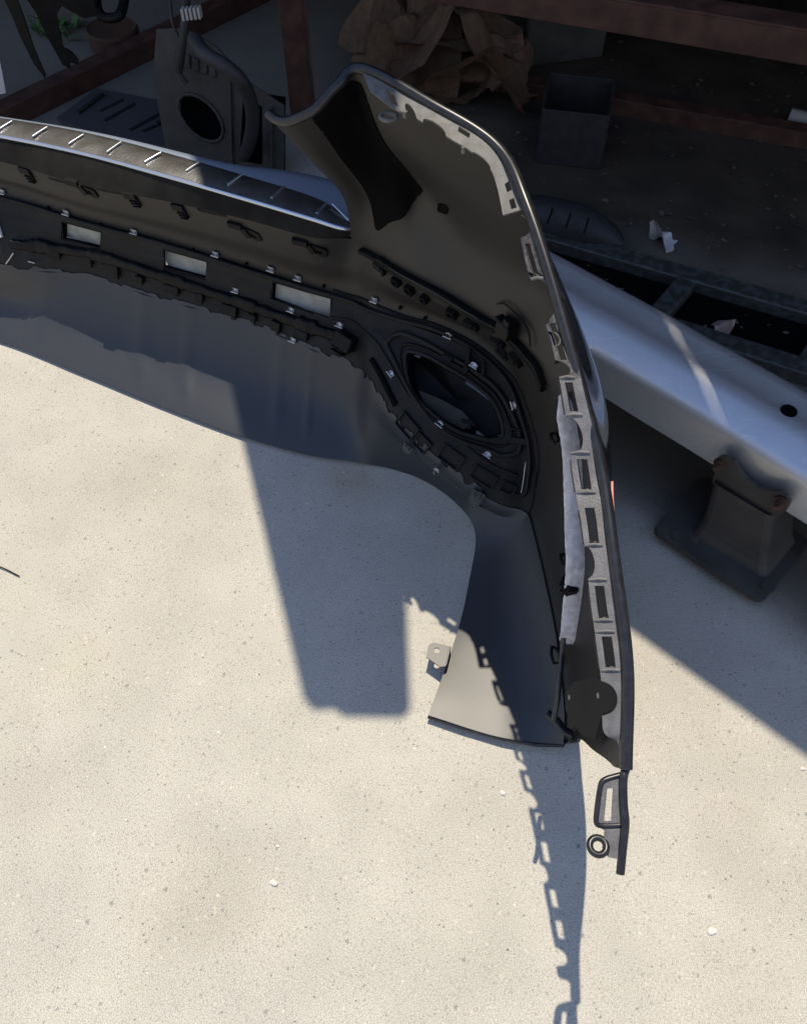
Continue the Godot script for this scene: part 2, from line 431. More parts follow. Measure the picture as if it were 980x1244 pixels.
func make_materials() -> void:
	var w := Color.WHITE
	var dust := ntex(3, 0.012, Color(0.84, 0.83, 0.82), w, 512, 5, 0.0, 0.3, 0.72)
	var dust2 := ntex(11, 0.02, Color(0.74, 0.72, 0.7), w, 512, 5, 0.0, 0.3, 0.7)
	var grain := ntex(5, 0.25, w, w, 256, 2, 3.0)
	var lump := ntex(6, 0.02, w, w, 512, 4, 2.0)
	# rubbed plastic: fine scratches and pale scuffs
	var sc := Image.create(1024, 1024, false, Image.FORMAT_RGBA8)
	sc.fill(Color(0.84, 0.84, 0.84))
	var dot := Image.create(3, 3, false, Image.FORMAT_RGBA8)
	dot.fill(Color(1, 1, 1, 0.16)); dot.set_pixel(1, 1, Color(1, 1, 1, 0.4))
	for k in 170:
		var q := Vector2(rng.randf() * 1000, rng.randf() * 1000); var ang := rng.randf_range(-0.5, 0.5) + (PI / 2 if k % 3 == 0 else 0.0)
		var bend := rng.randf_range(-0.004, 0.004)
		for e in int(rng.randf_range(12, 120)):
			sc.blend_rect(dot, Rect2i(0, 0, 3, 3), Vector2i(q)); q += Vector2(cos(ang), sin(ang)) * 1.3; ang += bend
	for k in 26:
		var q := Vector2(rng.randf() * 980, rng.randf() * 980)
		for e in 90: sc.blend_rect(dot, Rect2i(0, 0, 3, 3), Vector2i(q + Vector2(rng.randfn(0, 14), rng.randfn(0, 5))))
	sc.convert(Image.FORMAT_RGB8)
	var scuff := ImageTexture.create_from_image(sc)
	M.inner = mat(lin(0.033, 0.0295, 0.0262), 0.5, 0.0, scuff, 1.1, lump, 0.08)
	M.valance = mat(lin(0.052, 0.056, 0.063), 0.43, 0.0, scuff, 1.3)
	M.insert = mat(lin(0.022, 0.0215, 0.021), 0.6, 0.0, dust, 2.0, grain, 0.2)
	M.black = mat(lin(0.008, 0.008, 0.0085), 0.45, 0.0, dust, 3.0)
	M.black.metallic_specular = 0.3
	M.worn = mat(lin(0.13, 0.125, 0.118), 0.5, 0.0, ntex(51, 0.05, Color(0.45, 0.43, 0.42), w, 512, 4), 6.0)
	M.shoulder = mat(lin(0.36, 0.43, 0.54), 0.32, 0.55)  # black shoulder made pale blue, sky reflection put into the colour
	M.matt = mat(lin(0.045, 0.043, 0.040), 0.9)
	M.matt.metallic_specular = 0.12
	M.paint = mat(lin(0.008, 0.008, 0.010), 0.12)
	M.paint.clearcoat_enabled = true; M.paint.clearcoat = 0.8; M.paint.clearcoat_roughness = 0.05
	M.pocket = mat(lin(0.004, 0.004, 0.0045), 0.7)  # near-black, also paints in the shade of hollows and openings
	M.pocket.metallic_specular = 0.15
	M.edge = mat(lin(0.020, 0.021, 0.025), 0.33, 0.0, dust2, 6.0)
	M.flange = mat(lin(0.15, 0.147, 0.138), 0.6, 0.0, dust, 8.0, grain, 0.3)
	M.flange2 = mat(lin(0.165, 0.163, 0.165), 0.55, 0.0, dust, 6.0, grain, 0.3)
	M.foam = mat(lin(0.80, 0.77, 0.79), 0.95, 0.0, dust, 9.0, grain, 1.0)
	M.metal = mat(lin(0.48, 0.48, 0.48), 0.38, 1.0)
	M.step = mat(lin(0.40, 0.40, 0.395), 0.345, 0.95, dust, 2.0, grain, 0.05)
	M.lip = mat(lin(0.024, 0.023, 0.021), 0.7, 0.0, dust, 2.5, lump, 0.2)
	M.lip.metallic_specular = 0.1
	M.trim = mat(lin(0.55, 0.60, 0.68), 0.30, 0.9)
	M.alu = mat(lin(1.0, 1.0, 1.0), 0.46, 0.72, scuff, 1.7, ntex(18, 0.06, w, w, 512, 4, 2.0), 0.10)
	M.steel = mat(lin(0.066, 0.061, 0.056), 0.6, 0.1, dust, 1.6, lump, 0.08)
	M.rust = mat(lin(0.085, 0.038, 0.026), 0.75, 0.0, ntex(21, 0.02, Color(0.75, 0.7, 0.7), w, 512, 5), 1.5, lump, 0.3)
	M.bolt = mat(lin(0.13, 0.078, 0.058), 0.6, 0.5, dust2, 12.0)
	M.red = mat(lin(0.34, 0.03, 0.03), 0.4)
	M.backing = mat(lin(0.34, 0.35, 0.31), 0.6, 0.0, dust, 4.0)
	M.insert.metallic_specular = 0.3
	M.rubber = mat(lin(0.03, 0.03, 0.032), 0.6, 0.0, dust, 4.0)
	M.trimpanel = mat(lin(0.038, 0.035, 0.030), 0.65, 0.0, dust, 3.0, grain, 0.3)
	M.paper = mat(lin(0.17, 0.105, 0.066), 0.85, 0.0, dust, 5.0, lump, 0.5)
	M.white = mat(lin(0.6, 0.59, 0.60), 0.8)
	M.greypl = mat(lin(0.35, 0.34, 0.32), 0.6)
	M.darkwood = mat(lin(0.03, 0.026, 0.023), 0.85, 0.0, dust2, 2.0)
	M.frame = mat(lin(0.075, 0.085, 0.085), 0.6, 0.2, dust2, 3.0)
	M.sheet = mat(lin(0.05, 0.046, 0.043), 0.85, 0.0, dust2, 1.0)

func make_ground() -> void:
	# the texture: cement with sand, pebbles of several tones, pits
	var n := 2048
	var img := noise(31, 0.004, 5).get_seamless_image(n, n)
	img.convert(Image.FORMAT_RGBA8)
	var base := Image.create(n, n, false, Image.FORMAT_RGBA8)
	base.fill(lin(0.470, 0.450, 0.390))
	var fine := noise(32, 0.32, 3).get_seamless_image(n, n); fine.convert(Image.FORMAT_RGBA8)
	# soft tone, then fine grain, as thin layers
	for lay in [[img, 0.035], [fine, 0.26]]:
		var src: Image = lay[0]
		var d := src.get_data(); var o := base.get_data()
		var a: float = lay[1]
		var tb := PackedByteArray(); tb.resize(256 * 256)
		for x in 256:
			for y in 256:
				tb[x * 256 + y] = clampi(int(y * (1.0 - a + 2.0 * a * x / 255.0)), 0, 255)
		for k in range(0, d.size(), 4):
			var x := d[k] * 256
			o[k] = tb[x + o[k]]; o[k + 1] = tb[x + o[k + 1]]; o[k + 2] = tb[x + o[k + 2]]
		base = Image.create_from_data(n, n, false, Image.FORMAT_RGBA8, o)
	var tones := [[lin(0.26, 0.24, 0.21), 0.6], [lin(0.36, 0.31, 0.24), 0.6], [lin(0.18, 0.17, 0.16), 0.55], [lin(0.66, 0.61, 0.51), 0.6], [lin(0.10, 0.09, 0.08), 0.7], [lin(0.80, 0.77, 0.70), 0.8], [lin(0.33, 0.24, 0.18), 0.45]]
	var groups := []
	for c in tones:
		var set_ := []
		for v in 10:
			var r := 0.85 + v * 0.5
			var sz := int(ceil(r * 2.0)) + 4
			var im := Image.create(sz, sz, false, Image.FORMAT_RGBA8)
			var ph := rng.randf() * TAU; var el := rng.randf_range(0.45, 0.95); var rot := rng.randf() * PI
			for x in sz:
				for y in sz:
					var q := Vector2(x - sz * 0.5 + 0.5, y - sz * 0.5 + 0.5).rotated(rot)
					q.y /= el
					var w := q.angle()
					var rr := r * (1.0 + 0.16 * sin(3.0 * w + ph) + 0.1 * sin(5.0 * w + 2.0 * ph))
					var al := clampf(rr - q.length() + 0.5, 0.0, 1.0)
					im.set_pixel(x, y, Color(c[0].r, c[0].g, c[0].b, al * c[1] * rng.randf_range(0.8, 1.0)))
			set_.append(im)
		groups.append(set_)
	# [tone, smallest, largest, count]
	var dens := noise(34, 0.006, 3)
	for g in [[0, 0, 2, 30000], [4, 0, 1, 14000], [2, 0, 2, 9000], [3, 0, 2, 12000], [1, 1, 4, 3000], [0, 2, 5, 2200], [3, 2, 6, 1200], [6, 1, 4, 500], [4, 1, 3, 900], [2, 3, 7, 300], [5, 0, 2, 700], [5, 2, 4, 60]]:
		for k in g[3]:
			var im: Image = groups[g[0]][rng.randi_range(g[1], g[2])]
			var x := rng.randi_range(0, n - 1); var y := rng.randi_range(0, n - 1)
			if g[2] < 3 and rng.randf() > 0.62 + 0.9 * dens.get_noise_2d(x, y): continue
			var rc := Rect2i(0, 0, im.get_width(), im.get_height())
			base.blend_rect(im, rc, Vector2i(x, y))
			if x > n - 20: base.blend_rect(im, rc, Vector2i(x - n, y))
			if y > n - 20: base.blend_rect(im, rc, Vector2i(x, y - n))
	base.convert(Image.FORMAT_RGB8)
	var bump: Image = base.duplicate()
	bump.convert(Image.FORMAT_L8); bump.convert(Image.FORMAT_RGBA8)
	bump.bump_map_to_normal_map(4.0)
	var m := StandardMaterial3D.new()
	m.albedo_texture = ImageTexture.create_from_image(base)
	m.roughness = 0.9
	m.normal_enabled = true; m.normal_texture = ImageTexture.create_from_image(bump); m.normal_scale = 0.5
	m.uv1_triplanar = true; m.uv1_world_triplanar = true; m.uv1_scale = Vector3.ONE * (1.0 / 1.5)
	m.vertex_color_use_as_albedo = true
	# one sheet, fine near the viewer, out to the horizon
	var cs := []
	for x in [-60.0, -30.0, -15.0, -9.0, -6.0]: cs.append(x)
	for k in 241: cs.append(-4.8 + k * 0.04)
	for x in [6.0, 9.0, 15.0, 30.0, 60.0]: cs.append(x)
	var big := noise(41, 0.9, 4); var mid := noise(42, 3.5, 4); var soil := noise(43, 1.3, 4)
	var stains := [[Vector3(-0.7026, 0, -0.7412), 0.05, Color(1.03, 1.0, 0.93)], [Vector3(-0.5614, 0, -0.6365), 0.07, Color(1.04, 1.0, 0.92)], [Vector3(-0.0983, 0, -1.0293), 0.05, Color(0.86, 0.78, 0.7)], [Vector3(-0.3023, 0, -0.2543), 0.09, Color(0.93, 0.92, 0.9)], [Vector3(0.0809, 0, -0.1579), 0.08, Color(0.93, 0.93, 0.92)], [Vector3(-0.5011, 0, -0.9887), 0.12, Color(0.93, 0.92, 0.9)], [Vector3(0.4945, 0, -0.3601), 0.06, Color(0.92, 0.91, 0.9)], [Vector3(-0.5832, 0, -0.4105), 0.07, Color(0.92, 0.91, 0.9)]]
	var st := ST()
	var nn := cs.size()
	for j in nn:
		for i in nn:
			var x: float = cs[i]; var z: float = cs[j] - 1.5
			var c := Color(1, 1, 1)
			var t := 1.0 + 0.02 * big.get_noise_2d(x, z) + 0.015 * mid.get_noise_2d(x, z)
			c = Color(t, t, t * (1.0 + 0.02 * mid.get_noise_2d(z, x)))
			# weak stains
			for q in stains:
				var e: float = exp(-(pow(x - q[0].x, 2.0) + pow(z - q[0].z, 2.0)) / (q[1] * q[1]))
				c = c.lerp(Color(c.r * q[2].r, c.g * q[2].g, c.b * q[2].b), e)
			# trodden oily dirt further in, under the rack
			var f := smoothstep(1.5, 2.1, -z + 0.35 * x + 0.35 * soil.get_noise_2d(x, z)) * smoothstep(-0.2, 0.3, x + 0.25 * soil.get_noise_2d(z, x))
			var dirt_and_shade := Color(0.098, 0.080, 0.064) * (1.0 + 0.7 * mid.get_noise_2d(x * 2.0, z * 2.0))
			c = c * lerpf(1.0, 0.34, smoothstep(1.95, 2.35, -z + 0.15 * soil.get_noise_2d(x, z))) if f < 1.0 else c  # rear floor darkened, shade put into its colour
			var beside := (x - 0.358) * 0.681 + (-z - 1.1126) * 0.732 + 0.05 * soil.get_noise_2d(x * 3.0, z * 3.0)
			f = maxf(f, 0.85 * smoothstep(-0.15, 0.02, beside) * smoothstep(0.12, 0.3, x))  # contact shade beside the beam, painted in with the soil tone
			c = c.lerp(dirt_and_shade, f)
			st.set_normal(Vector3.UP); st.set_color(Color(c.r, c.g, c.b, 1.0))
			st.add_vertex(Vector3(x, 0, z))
	for j in nn - 1:
		for i in nn - 1:
			var a := j * nn + i
			for w in [a, a + 1, a + nn + 1, a, a + nn + 1, a + nn]: st.add_index(w)
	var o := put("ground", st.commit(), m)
	o.set_meta("kind", "structure")

# flat panels of an unseen roof added for its shade; outlines are where the panel's shadow falls (x, metres ahead of the viewer)
func shade_panel(pts: Array, h: float) -> ArrayMesh:
	var o := PackedVector2Array()
	for p in pts: o.append(Vector2(p.x - 0.015 * h, p.y + 0.35 * h))
	var st := ST()
	prism(st, Transform3D(Basis(Vector3(1, 0, 0), Vector3(0, 0, -1), Vector3(0, 1, 0)), Vector3(0, h, 0)), o, 0.008)
	return done(st)

func make_shade_roof() -> void:  # unseen sheets and posts added to cast shade; the slit lets a streak through
	var t := thing("shade_roof", "unseen flat grey sheets on rusty posts, added to cast the shade over the rack", "roof", Vector3(0, 0, -3))
	put("shade_sheet", shade_panel([Vector2(-5, 2.2), Vector2(-0.95, 1.76), Vector2(-0.56, 1.68), Vector2(-0.497, 1.68), Vector2(-0.5, 5), Vector2(-5, 5)], 2.30), M.sheet, t)
	put("shade_sheet", shade_panel([Vector2(-0.53, 1.807), Vector2(-0.168, 0.565), Vector2(-0.15, 0.543), Vector2(-0.115, 0.545), Vector2(-0.10, 0.532), Vector2(0.0, 0.53), Vector2(0.012, 0.545), Vector2(0.006, 0.74), Vector2(0.02, 5), Vector2(-0.53, 5)], 2.315), M.sheet, t)
	put("shade_sheet", shade_panel([Vector2(0, 1.06), Vector2(0.374, 0.716), Vector2(0.56, 0.5455), Vector2(0.5515, 0.818), Vector2(0.4745, 1.11), Vector2(0.44, 5), Vector2(0, 5)], 2.30), M.sheet, t)
	put("shade_sheet", shade_panel([Vector2(0.53, 0.573), Vector2(0.649, 0.463), Vector2(1.4, -0.23), Vector2(2.2, -0.95), Vector2(6, -0.95), Vector2(6, 5), Vector2(0.42, 5), Vector2(0.45, 1.11), Vector2(0.476, 1.11), Vector2(0.553, 0.818), Vector2(0.53, 0.818)], 2.315), M.sheet, t)
	for p in [Vector3(-4.8, 0, -2.85), Vector3(2.4, 0, -2.6), Vector3(5.8, 0, -1.0), Vector3(-4.8, 0, -5.6), Vector3(5.8, 0, -5.6)]:
		var st := ST(); cbox(st, Transform3D(Basis(), p + Vector3(0, 1.145, 0)), Vector3(0.06, 2.29, 0.06), 0.003)
		put("post", done(st), M.rust, t)
	var w := ST()
	cbox(w, Transform3D(Basis(), Vector3(0.5, 1.1, -5.2)), Vector3(10.8, 2.2, 0.12), 0.003)
	tag(put("added_back_wall", done(w), M.darkwood), "unseen dark wall added at the back to keep light out", "wall")  # unseen wall added to keep the rack dark
	w = ST()
	cbox(w, Transform3D(Basis(), Vector3(5.6, 1.1, -3.3)), Vector3(0.1, 2.2, 3.6), 0.003)
	tag(put("added_side_wall", done(w), M.darkwood), "unseen dark wall added on the right to block stray light", "wall")  # unseen, added to shut out light from the right

func make_rack() -> void:
	var t := thing("storage_rack", "rusty angle iron rack with upright post and low front rail behind the bumper", "rack", Vector3(-0.2, 0, -2.2))
	# upright
	var st := ST()
	var b := Vector3(-0.2666, 0, -2.219)
	cbox(st, Transform3D(Basis(Vector3.UP, 0.3), Vector3(b.x - 0.012, 1.15, b.z)), Vector3(0.055, 2.28, 0.006), 0.001)
	cbox(st, Transform3D(Basis(Vector3.UP, 0.3), Vector3(b.x + 0.017, 1.15, b.z - 0.035)), Vector3(0.006, 2.28, 0.06), 0.001)
	put("post", done(st), M.rust, t)
	# low front rail, an angle iron: upright leaf and top leaf
	var a := Vector3(-0.2849, 0.45, -2.142); var c := Vector3(1.2154, 0.45, -1.6005)
	var d := (c - a); var ln := d.length(); d = d.normalized()
	var bs_ := Basis(d, Vector3.UP, d.cross(Vector3.UP))
	st = ST()
	cbox(st, Transform3D(bs_, (a + c) * 0.5 + Vector3(0, 0.03, 0)), Vector3(ln, 0.062, 0.006), 0.0015)
	cbox(st, Transform3D(bs_, (a + c) * 0.5 + Vector3(0, 0.064, 0) - bs_.z * 0.03), Vector3(ln, 0.006, 0.066), 0.0015)
	put("front_rail", done(st), M.rust, t)
	# shelf boards on the rail, set back from it
	st = ST()
	for k in 3:
		cbox(st, Transform3D(bs_, (a + c) * 0.5 + Vector3(0.5, 0.085, 0) - bs_.z * (0.18 + 0.235 * k)), Vector3(ln * 0.75, 0.02, 0.225), 0.002)
		put("shelf_board", done(st), M.darkwood, t)
		st = ST()
	# unseen upper deck of boards, added to shade the floor under the rack
	for k in 9:
		st = ST()
		cbox(st, Transform3D(bs_, Vector3(0.1, 0.86, -2.12) - bs_.z * (0.12 + 0.245 * k) + bs_.x * (0.04 * sin(k * 2.1))), Vector3(6.4, 0.024, 0.238), 0.002)
		put("shade_board", done(st), M.darkwood, t)
	# lower rail near the floor further in
	a = Vector3(0.1712, 0.02, -2.5136); c = Vector3(1.6452, 0.02, -2.0069)
	d = (c - a); ln = d.length(); d = d.normalized()
	cbox(st, Transform3D(Basis(d, Vector3.UP, d.cross(Vector3.UP)), (a + c) * 0.5), Vector3(ln, 0.05, 0.05), 0.002)
	put("lower_rail", done(st), M.rust, t)
	# floor rail of the next rack at left
	a = Vector3(-1.2311, 0.03, -2.1539); c = Vector3(-0.4393, 0.03, -3.0696)
	d = (c - a); ln = d.length(); d = d.normalized()
	st = ST()
	cbox(st, Transform3D(Basis(d, Vector3.UP, d.cross(Vector3.UP)), (a + c) * 0.5), Vector3(ln, 0.058, 0.055), 0.002)
	tag(put("floor_rail", done(st), M.rust), "brown square steel rail lying across the shaded floor at upper left", "steel rail")

func make_beam() -> void:
	# profile: p away from the viewer, h up
	var a := Vector3(0.358, 0, -1.1126); var dir := Vector3(0.732, 0, 0.681).normalized(); var back := Vector3(0.681, 0, -0.732).normalized()
	var t := thing("crash_beam", "bare silver aluminium bumper crash beam bolted to a black steel bracket on the ground", "crash beam", Vector3(0.62, 0, -0.85))
	var prof := [Vector2(0.006, 0.160), Vector2(0.0, 0.166), Vector2(0.0, 0.238), Vector2(0.004, 0.247), Vector2(0.012, 0.253), Vector2(0.045, 0.269), Vector2(0.066, 0.2755), Vector2(0.078, 0.274), Vector2(0.100, 0.273), Vector2(0.120, 0.278), Vector2(0.132, 0.278), Vector2(0.141, 0.274), Vector2(0.146, 0.264), Vector2(0.146, 0.170), Vector2(0.138, 0.160)]
	var np := prof.size()
	var ns := 150
	var p := []
	var l0 := -0.62; var l1 := 1.35
	var dn := noise(61, 5.0, 3)
	for i in ns + 1:
		var s := l0 + (l1 - l0) * i / ns
		for j in np + 1:
			var q: Vector2 = prof[j % np]
			var w := dn.get_noise_2d(s * 0.9, q.x * 2.0) * 0.0022
			# slight bow of the beam
			var bow := -0.02 * s * s
			p.append(a + dir * s + back * (q.x + bow) + Vector3(0, q.y + w, 0))
	var f := PackedByteArray(); f.resize(ns * np); f.fill(1)
	var hs := 0.0
	put("beam_body", grid_mesh(p, ns + 1, np + 1, f, 0.004, true), M.alu, t)
	# punched hole near the right end
	var st := ST()
	var hc := Vector3(0.6445, 0.2765, -0.9572)
	prism(st, Transform3D(Basis(dir, back, Vector3.UP), hc), circle2(Vector2.ZERO, 0.014, 20), 0.005)
	put("hole", done(st), M.pocket, t)
	# bracket: base plate, tapered box with two ears, bolts
	var br := put("bracket", bracket_mesh(dir, back), M.steel, t)
	st = ST()
	var c0 := Vector3(0.6066, 0.025, -0.8717)
	var pl := PackedVector2Array()
	for q in [Vector2(-0.115, -0.093), Vector2(0.115, -0.093), Vector2(0.115, 0.085), Vector2(-0.115, 0.085)]:
		for k in 5:
			var w := PI + PI / 2 * k / 4.0 + (0.0 if q.x < 0 and q.y < 0 else (PI / 2 if q.y < 0 else (PI if q.x > 0 else PI * 1.5)))
			pl.append(q + Vector2(cos(w), sin(w)) * 0.018 - Vector2(signf(q.x), signf(q.y)) * 0.018)
	prism(st, Transform3D(Basis(dir, back, Vector3.UP), Vector3(c0.x, 0.024, c0.z) + back * 0.005), pl, 0.012)
	put("base_plate", done(st), M.steel, br)
	for q in [Vector3(0.5081, 0.031, -0.8696), Vector3(0.6478, 0.031, -0.7608)]:
		st = ST()
		prism(st, Transform3D(Basis(dir, back, Vector3.UP), q), circle2(Vector2.ZERO, 0.0125, 18), 0.006)
		put("weld_nut", done(st), M.steel, br)
	# studs that the plate rests on
	for q in [Vector2(-0.09, -0.06), Vector2(0.085, -0.06), Vector2(0.085, 0.06), Vector2(-0.09, 0.06)]:
		st = ST()
		var e = Vector3(c0.x, 0.009, c0.z) + dir * q.x + back * q.y
		prism(st, Transform3D(Basis(dir, back, Vector3.UP), e), circle2(Vector2.ZERO, 0.008, 10), 0.018)
		put("stud", done(st), M.bolt, br)
	for q in [Vector3(0.5451, 0.205, -0.9066), Vector3(0.6272, 0.205, -0.825)]:
		st = ST()
		var x := Transform3D(Basis(dir, Vector3.UP, -back), q - back * 0.006)
		prism(st, x, circle2(Vector2.ZERO, 0.0125, 18), 0.003)
		x.origin -= back * 0.006
		prism(st, x, circle2(Vector2.ZERO, 0.0085, 6), 0.010)
		x.origin -= back * 0.007
		prism(st, x, circle2(Vector2.ZERO, 0.005, 10), 0.010)
		put("bolt", done(st), M.bolt, t)

func bracket_mesh(dir: Vector3, back: Vector3) -> ArrayMesh:
	var st := ST()
	# front face outline in px of depth: lofted tapered box from plate to beam
	var bl := Vector3(0.5481, 0.03, -0.8775); var brr := Vector3(0.6473, 0.03, -0.7938)
	var tl := Vector3(0.5362, 0.165, -0.8945); var tr := Vector3(0.6228, 0.165, -0.8162)
	var dep := 0.105
	var loops := []
	for k in 9:
		var f := k / 8.0
		var l := bl.lerp(tl, f); var r := brr.lerp(tr, f)
		var q := []
		var fl := 0.012 * pow(1.0 - f, 6.0)
		l -= dir * fl; r += dir * fl
		l -= back * fl; r -= back * fl
		var rr := 0.014
		var bl2 := l + back * (dep + fl); var br2 := r + back * (dep + fl)
		for e in [[l, dir, back], [r, -dir, back], [br2, -dir, -back], [bl2, dir, -back]]:
			var first: bool = e[0] == l or e[0] == br2
			for m in 4:
				var w := m / 3.0 * PI / 2
				var cx: float = 1.0 - cos(w) if first else 1.0 - sin(w)
				var cy: float = 1.0 - sin(w) if first else 1.0 - cos(w)
				q.append(e[0] + e[1] * rr * cx + e[2] * rr * cy)
		loops.append(q)
	var n: int = loops[0].size()
	st.set_smooth_group(1)
	for k in 8:
		for i in n:
			var a = loops[k][i]; var b = loops[k][(i + 1) % n]; var c = loops[k + 1][(i + 1) % n]; var d = loops[k + 1][i]
			quad(st, a, d, c, b)
	# ear plate against the beam's front face
	var o := PackedVector2Array()
	for q in [Vector2(-0.057, -0.045), Vector2(0.053, -0.045), Vector2(0.064, -0.03), Vector2(0.071, -0.008), Vector2(0.070, 0.012), Vector2(0.060, 0.023), Vector2(0.047, 0.024), Vector2(0.033, 0.012), Vector2(0.012, 0.004), Vector2(-0.010, 0.007), Vector2(-0.026, 0.018), Vector2(-0.040, 0.030), Vector2(-0.054, 0.030), Vector2(-0.066, 0.018), Vector2(-0.067, 0.002), Vector2(-0.060, -0.02)]: o.append(q)
	var mid := (Vector3(0.5451, 0.205, -0.9066) + Vector3(0.6272, 0.205, -0.825)) * 0.5
	prism(st, Transform3D(Basis(dir, Vector3.UP, -back), Vector3(mid.x, 0.198, mid.z) - back * 0.001), o, 0.007)
	return done(st)

func make_bumper() -> void:
	var t := thing("rear_bumper_cover", "black car bumper cover lying on the concrete, seen from inside, with pale slotted flange", "bumper", Vector3(0, 0, -1.1))
	# openings, as outlines on the surface
	var windows := []
	for w in [[Vector2(1.7617, 2.8104), Vector2(2.2603, 2.8168), Vector2(2.2541, 2.4712), Vector2(1.7836, 2.4889)], [Vector2(3.0009, 2.8085), Vector2(3.5275, 2.8206), Vector2(3.5266, 2.4701), Vector2(3.0339, 2.4706)], [Vector2(4.382, 2.8347), Vector2(5.4133, 2.8777), Vector2(5.4142, 2.5146), Vector2(4.3874, 2.4765)]]:
		windows.append(PackedVector2Array(w))
	var ex: Array = [Vector2(8.1925, 2.6478), Vector2(8.7495, 2.6911), Vector2(9.2502, 2.6845), Vector2(9.9248, 2.677), Vector2(10.4293, 2.6575), Vector2(10.7557, 2.5814), Vector2(10.8253, 2.4926), Vector2(10.5034, 2.4087), Vector2(10.1924, 2.3698), Vector2(9.6909, 2.3108), Vector2(9.2674, 2.3008), Vector2(8.7053, 2.3223), Vector2(8.378, 2.3814), Vector2(8.1886, 2.5019)]
	var exs := PackedVector2Array(spl2(ex, 48, true))
	var hole := PackedVector2Array([Vector2(9.2652, 6.0418), Vector2(9.5597, 6.2861), Vector2(9.4207, 6.0084), Vector2(9.1674, 5.8823)])
	var flat := func(s: float, tt: float) -> float: return 0.0
	var groove := func(s: float, tt: float) -> float:
		return 0.0
	# upper cover: from the groove up, and the whole wing
	var keep_cover := func(s: float, tt: float) -> bool:
		if s < 6.0 and tt > 5.0: return false
		if s < 12.0 and tt < 2.96: return false
		return true
	var cover := put("cover_shell", skin(0, 17, 0, 8, 0.05, 0.05, flat, keep_cover, 0.003), M.inner, t)
	# painted outside
	var off_paint := func(s: float, tt: float) -> float: return -0.0035
	var keep_paint := func(s: float, tt: float) -> bool:
		if s < 6.0 and tt > 5.0: return false
		if inside(exs, s, tt): return false
		for w in windows:
			if inside(w, s, tt): return false
		return true
	put("painted_skin", skin(0, 17, 0, 8, 0.1, 0.08, off_paint, keep_paint, 0.001), M.paint, cover)
	# lower insert between groove and lip, lies proud of the cover
	var off_in := func(s: float, tt: float) -> float:
		var e := 0.007 * smoothstep(12.3, 11.0, s)
		return e + 0.003 * smoothstep(2.75, 2.6, tt)
	var keep_in := func(s: float, tt: float) -> bool:
		if inside(exs, s, tt): return false
		for w in windows:
			if inside(w, s, tt): return false
		return true
	var ins := put("lower_insert", skin(0, 12.3, 1.9, 2.93, 0.0246, 0.0294, off_in, keep_in, 0.0025), M.insert, t)
	for w in windows:
		# pale plate behind each opening
		var ctr := Vector2.ZERO
		for q in w: ctr += q
		var wf := fr(ctr / w.size(), -0.0065)
		var wo := PackedVector2Array()
		for q in w:
			var l := wf.affine_inverse() * on(q)
			wo.append(Vector2(l.x, l.y) * 1.03)
		var ws := ST()
		prism(ws, wf, wo, 0.002)
		put("pale_patch", done(ws), M.backing, ins)
		ws = ST()
		for k in 4:
			var a: Vector2 = w[k]; var c: Vector2 = w[(k + 1) % 4]
			tube(ws, [on(a, 0.006), on(a.lerp(c, 0.5), 0.006), on(c, 0.006)], 0.0022, 5)
		put("opening_rim", done(ws), M.black, ins)
	# valance: grained apron down to the ground, ragged along the top, faint pressed ribs
	var rag := noise(71, 3.0, 3)
	var off_val := func(s: float, tt: float) -> float:
		var z := 0.004 + 0.008 * smoothstep(13.0, 11.0, s)
		for k in [[2.7, 0.09], [3.25, 0.07], [4.55, 0.1], [5.1, 0.06], [1.5, 0.08]]:
			z += 0.0035 * exp(-pow((s - k[0] - 0.1 * (tt - 1.0)) / k[1], 2.0)) * smoothstep(0.1, 0.6, tt)
		return z
	var keep_val := func(s: float, tt: float) -> bool: return true
	var val := put("valance", skin(0, 17, 0, 1.9, 0.05, 0.06, off_val, keep_val, 0.003), M.valance, t)
	# black stepped ledge above the apron, with tabs
	var lg := []
	var ll: Array = spl2([Vector2(1.1746, 2.2978), Vector2(1.5781, 2.3299), Vector2(2.0031, 2.3482), Vector2(2.5056, 2.3572), Vector2(3.0046, 2.3319), Vector2(3.4869, 2.2801), Vector2(4, 2.2371), Vector2(4.5812, 2.2483), Vector2(5.1637, 2.2673), Vector2(5.5676, 2.2766)], 140)
	for i in 141:
		var x := fr(ll[i], 0.006)
		var w := 0.010 + 0.003 * rag.get_noise_2d(i * 0.06, 2.0) + (0.004 if int(i / 9.0) % 3 == 1 else 0.0)
		var d := 0.017 + 0.004 * rag.get_noise_2d(i * 0.04, 7.0)
		for e in [Vector3(0, w * 1.3, -0.004), Vector3(0, w, d * 0.7), Vector3(0, w * 0.8, d), Vector3(0, -w * 0.5, d * 0.9), Vector3(0, -w, d * 0.6), Vector3(0, -w * 1.1, -0.004)]: lg.append(x * e)
	var lgf := PackedByteArray(); lgf.resize(140 * 5); lgf.fill(1)
	var ledge := put("ledge", grid_mesh(lg, 141, 6, lgf, 0.002, true), M.black, t)
	for q in [[Vector2(1.6858, 2.2651), 0.03, 0.016], [Vector2(2.124, 2.2563), 0.022, 0.02], [Vector2(2.4354, 2.2081), 0.030, 0.024], [Vector2(2.7647, 2.187), 0.018, 0.014], [Vector2(3.141, 2.1743), 0.034, 0.016], [Vector2(3.4664, 2.1571), 0.016, 0.018], [Vector2(3.824, 2.0623), 0.034, 0.022], [Vector2(4.1442, 2.061), 0.018, 0.014], [Vector2(4.5365, 2.0674), 0.022, 0.020], [Vector2(4.9912, 2.1145), 0.03, 0.016]]:
		var ts := ST()
		var x := fr(q[0], 0.014)
		cbox(ts, x, Vector3(q[1], q[2], 0.016), 0.0015)
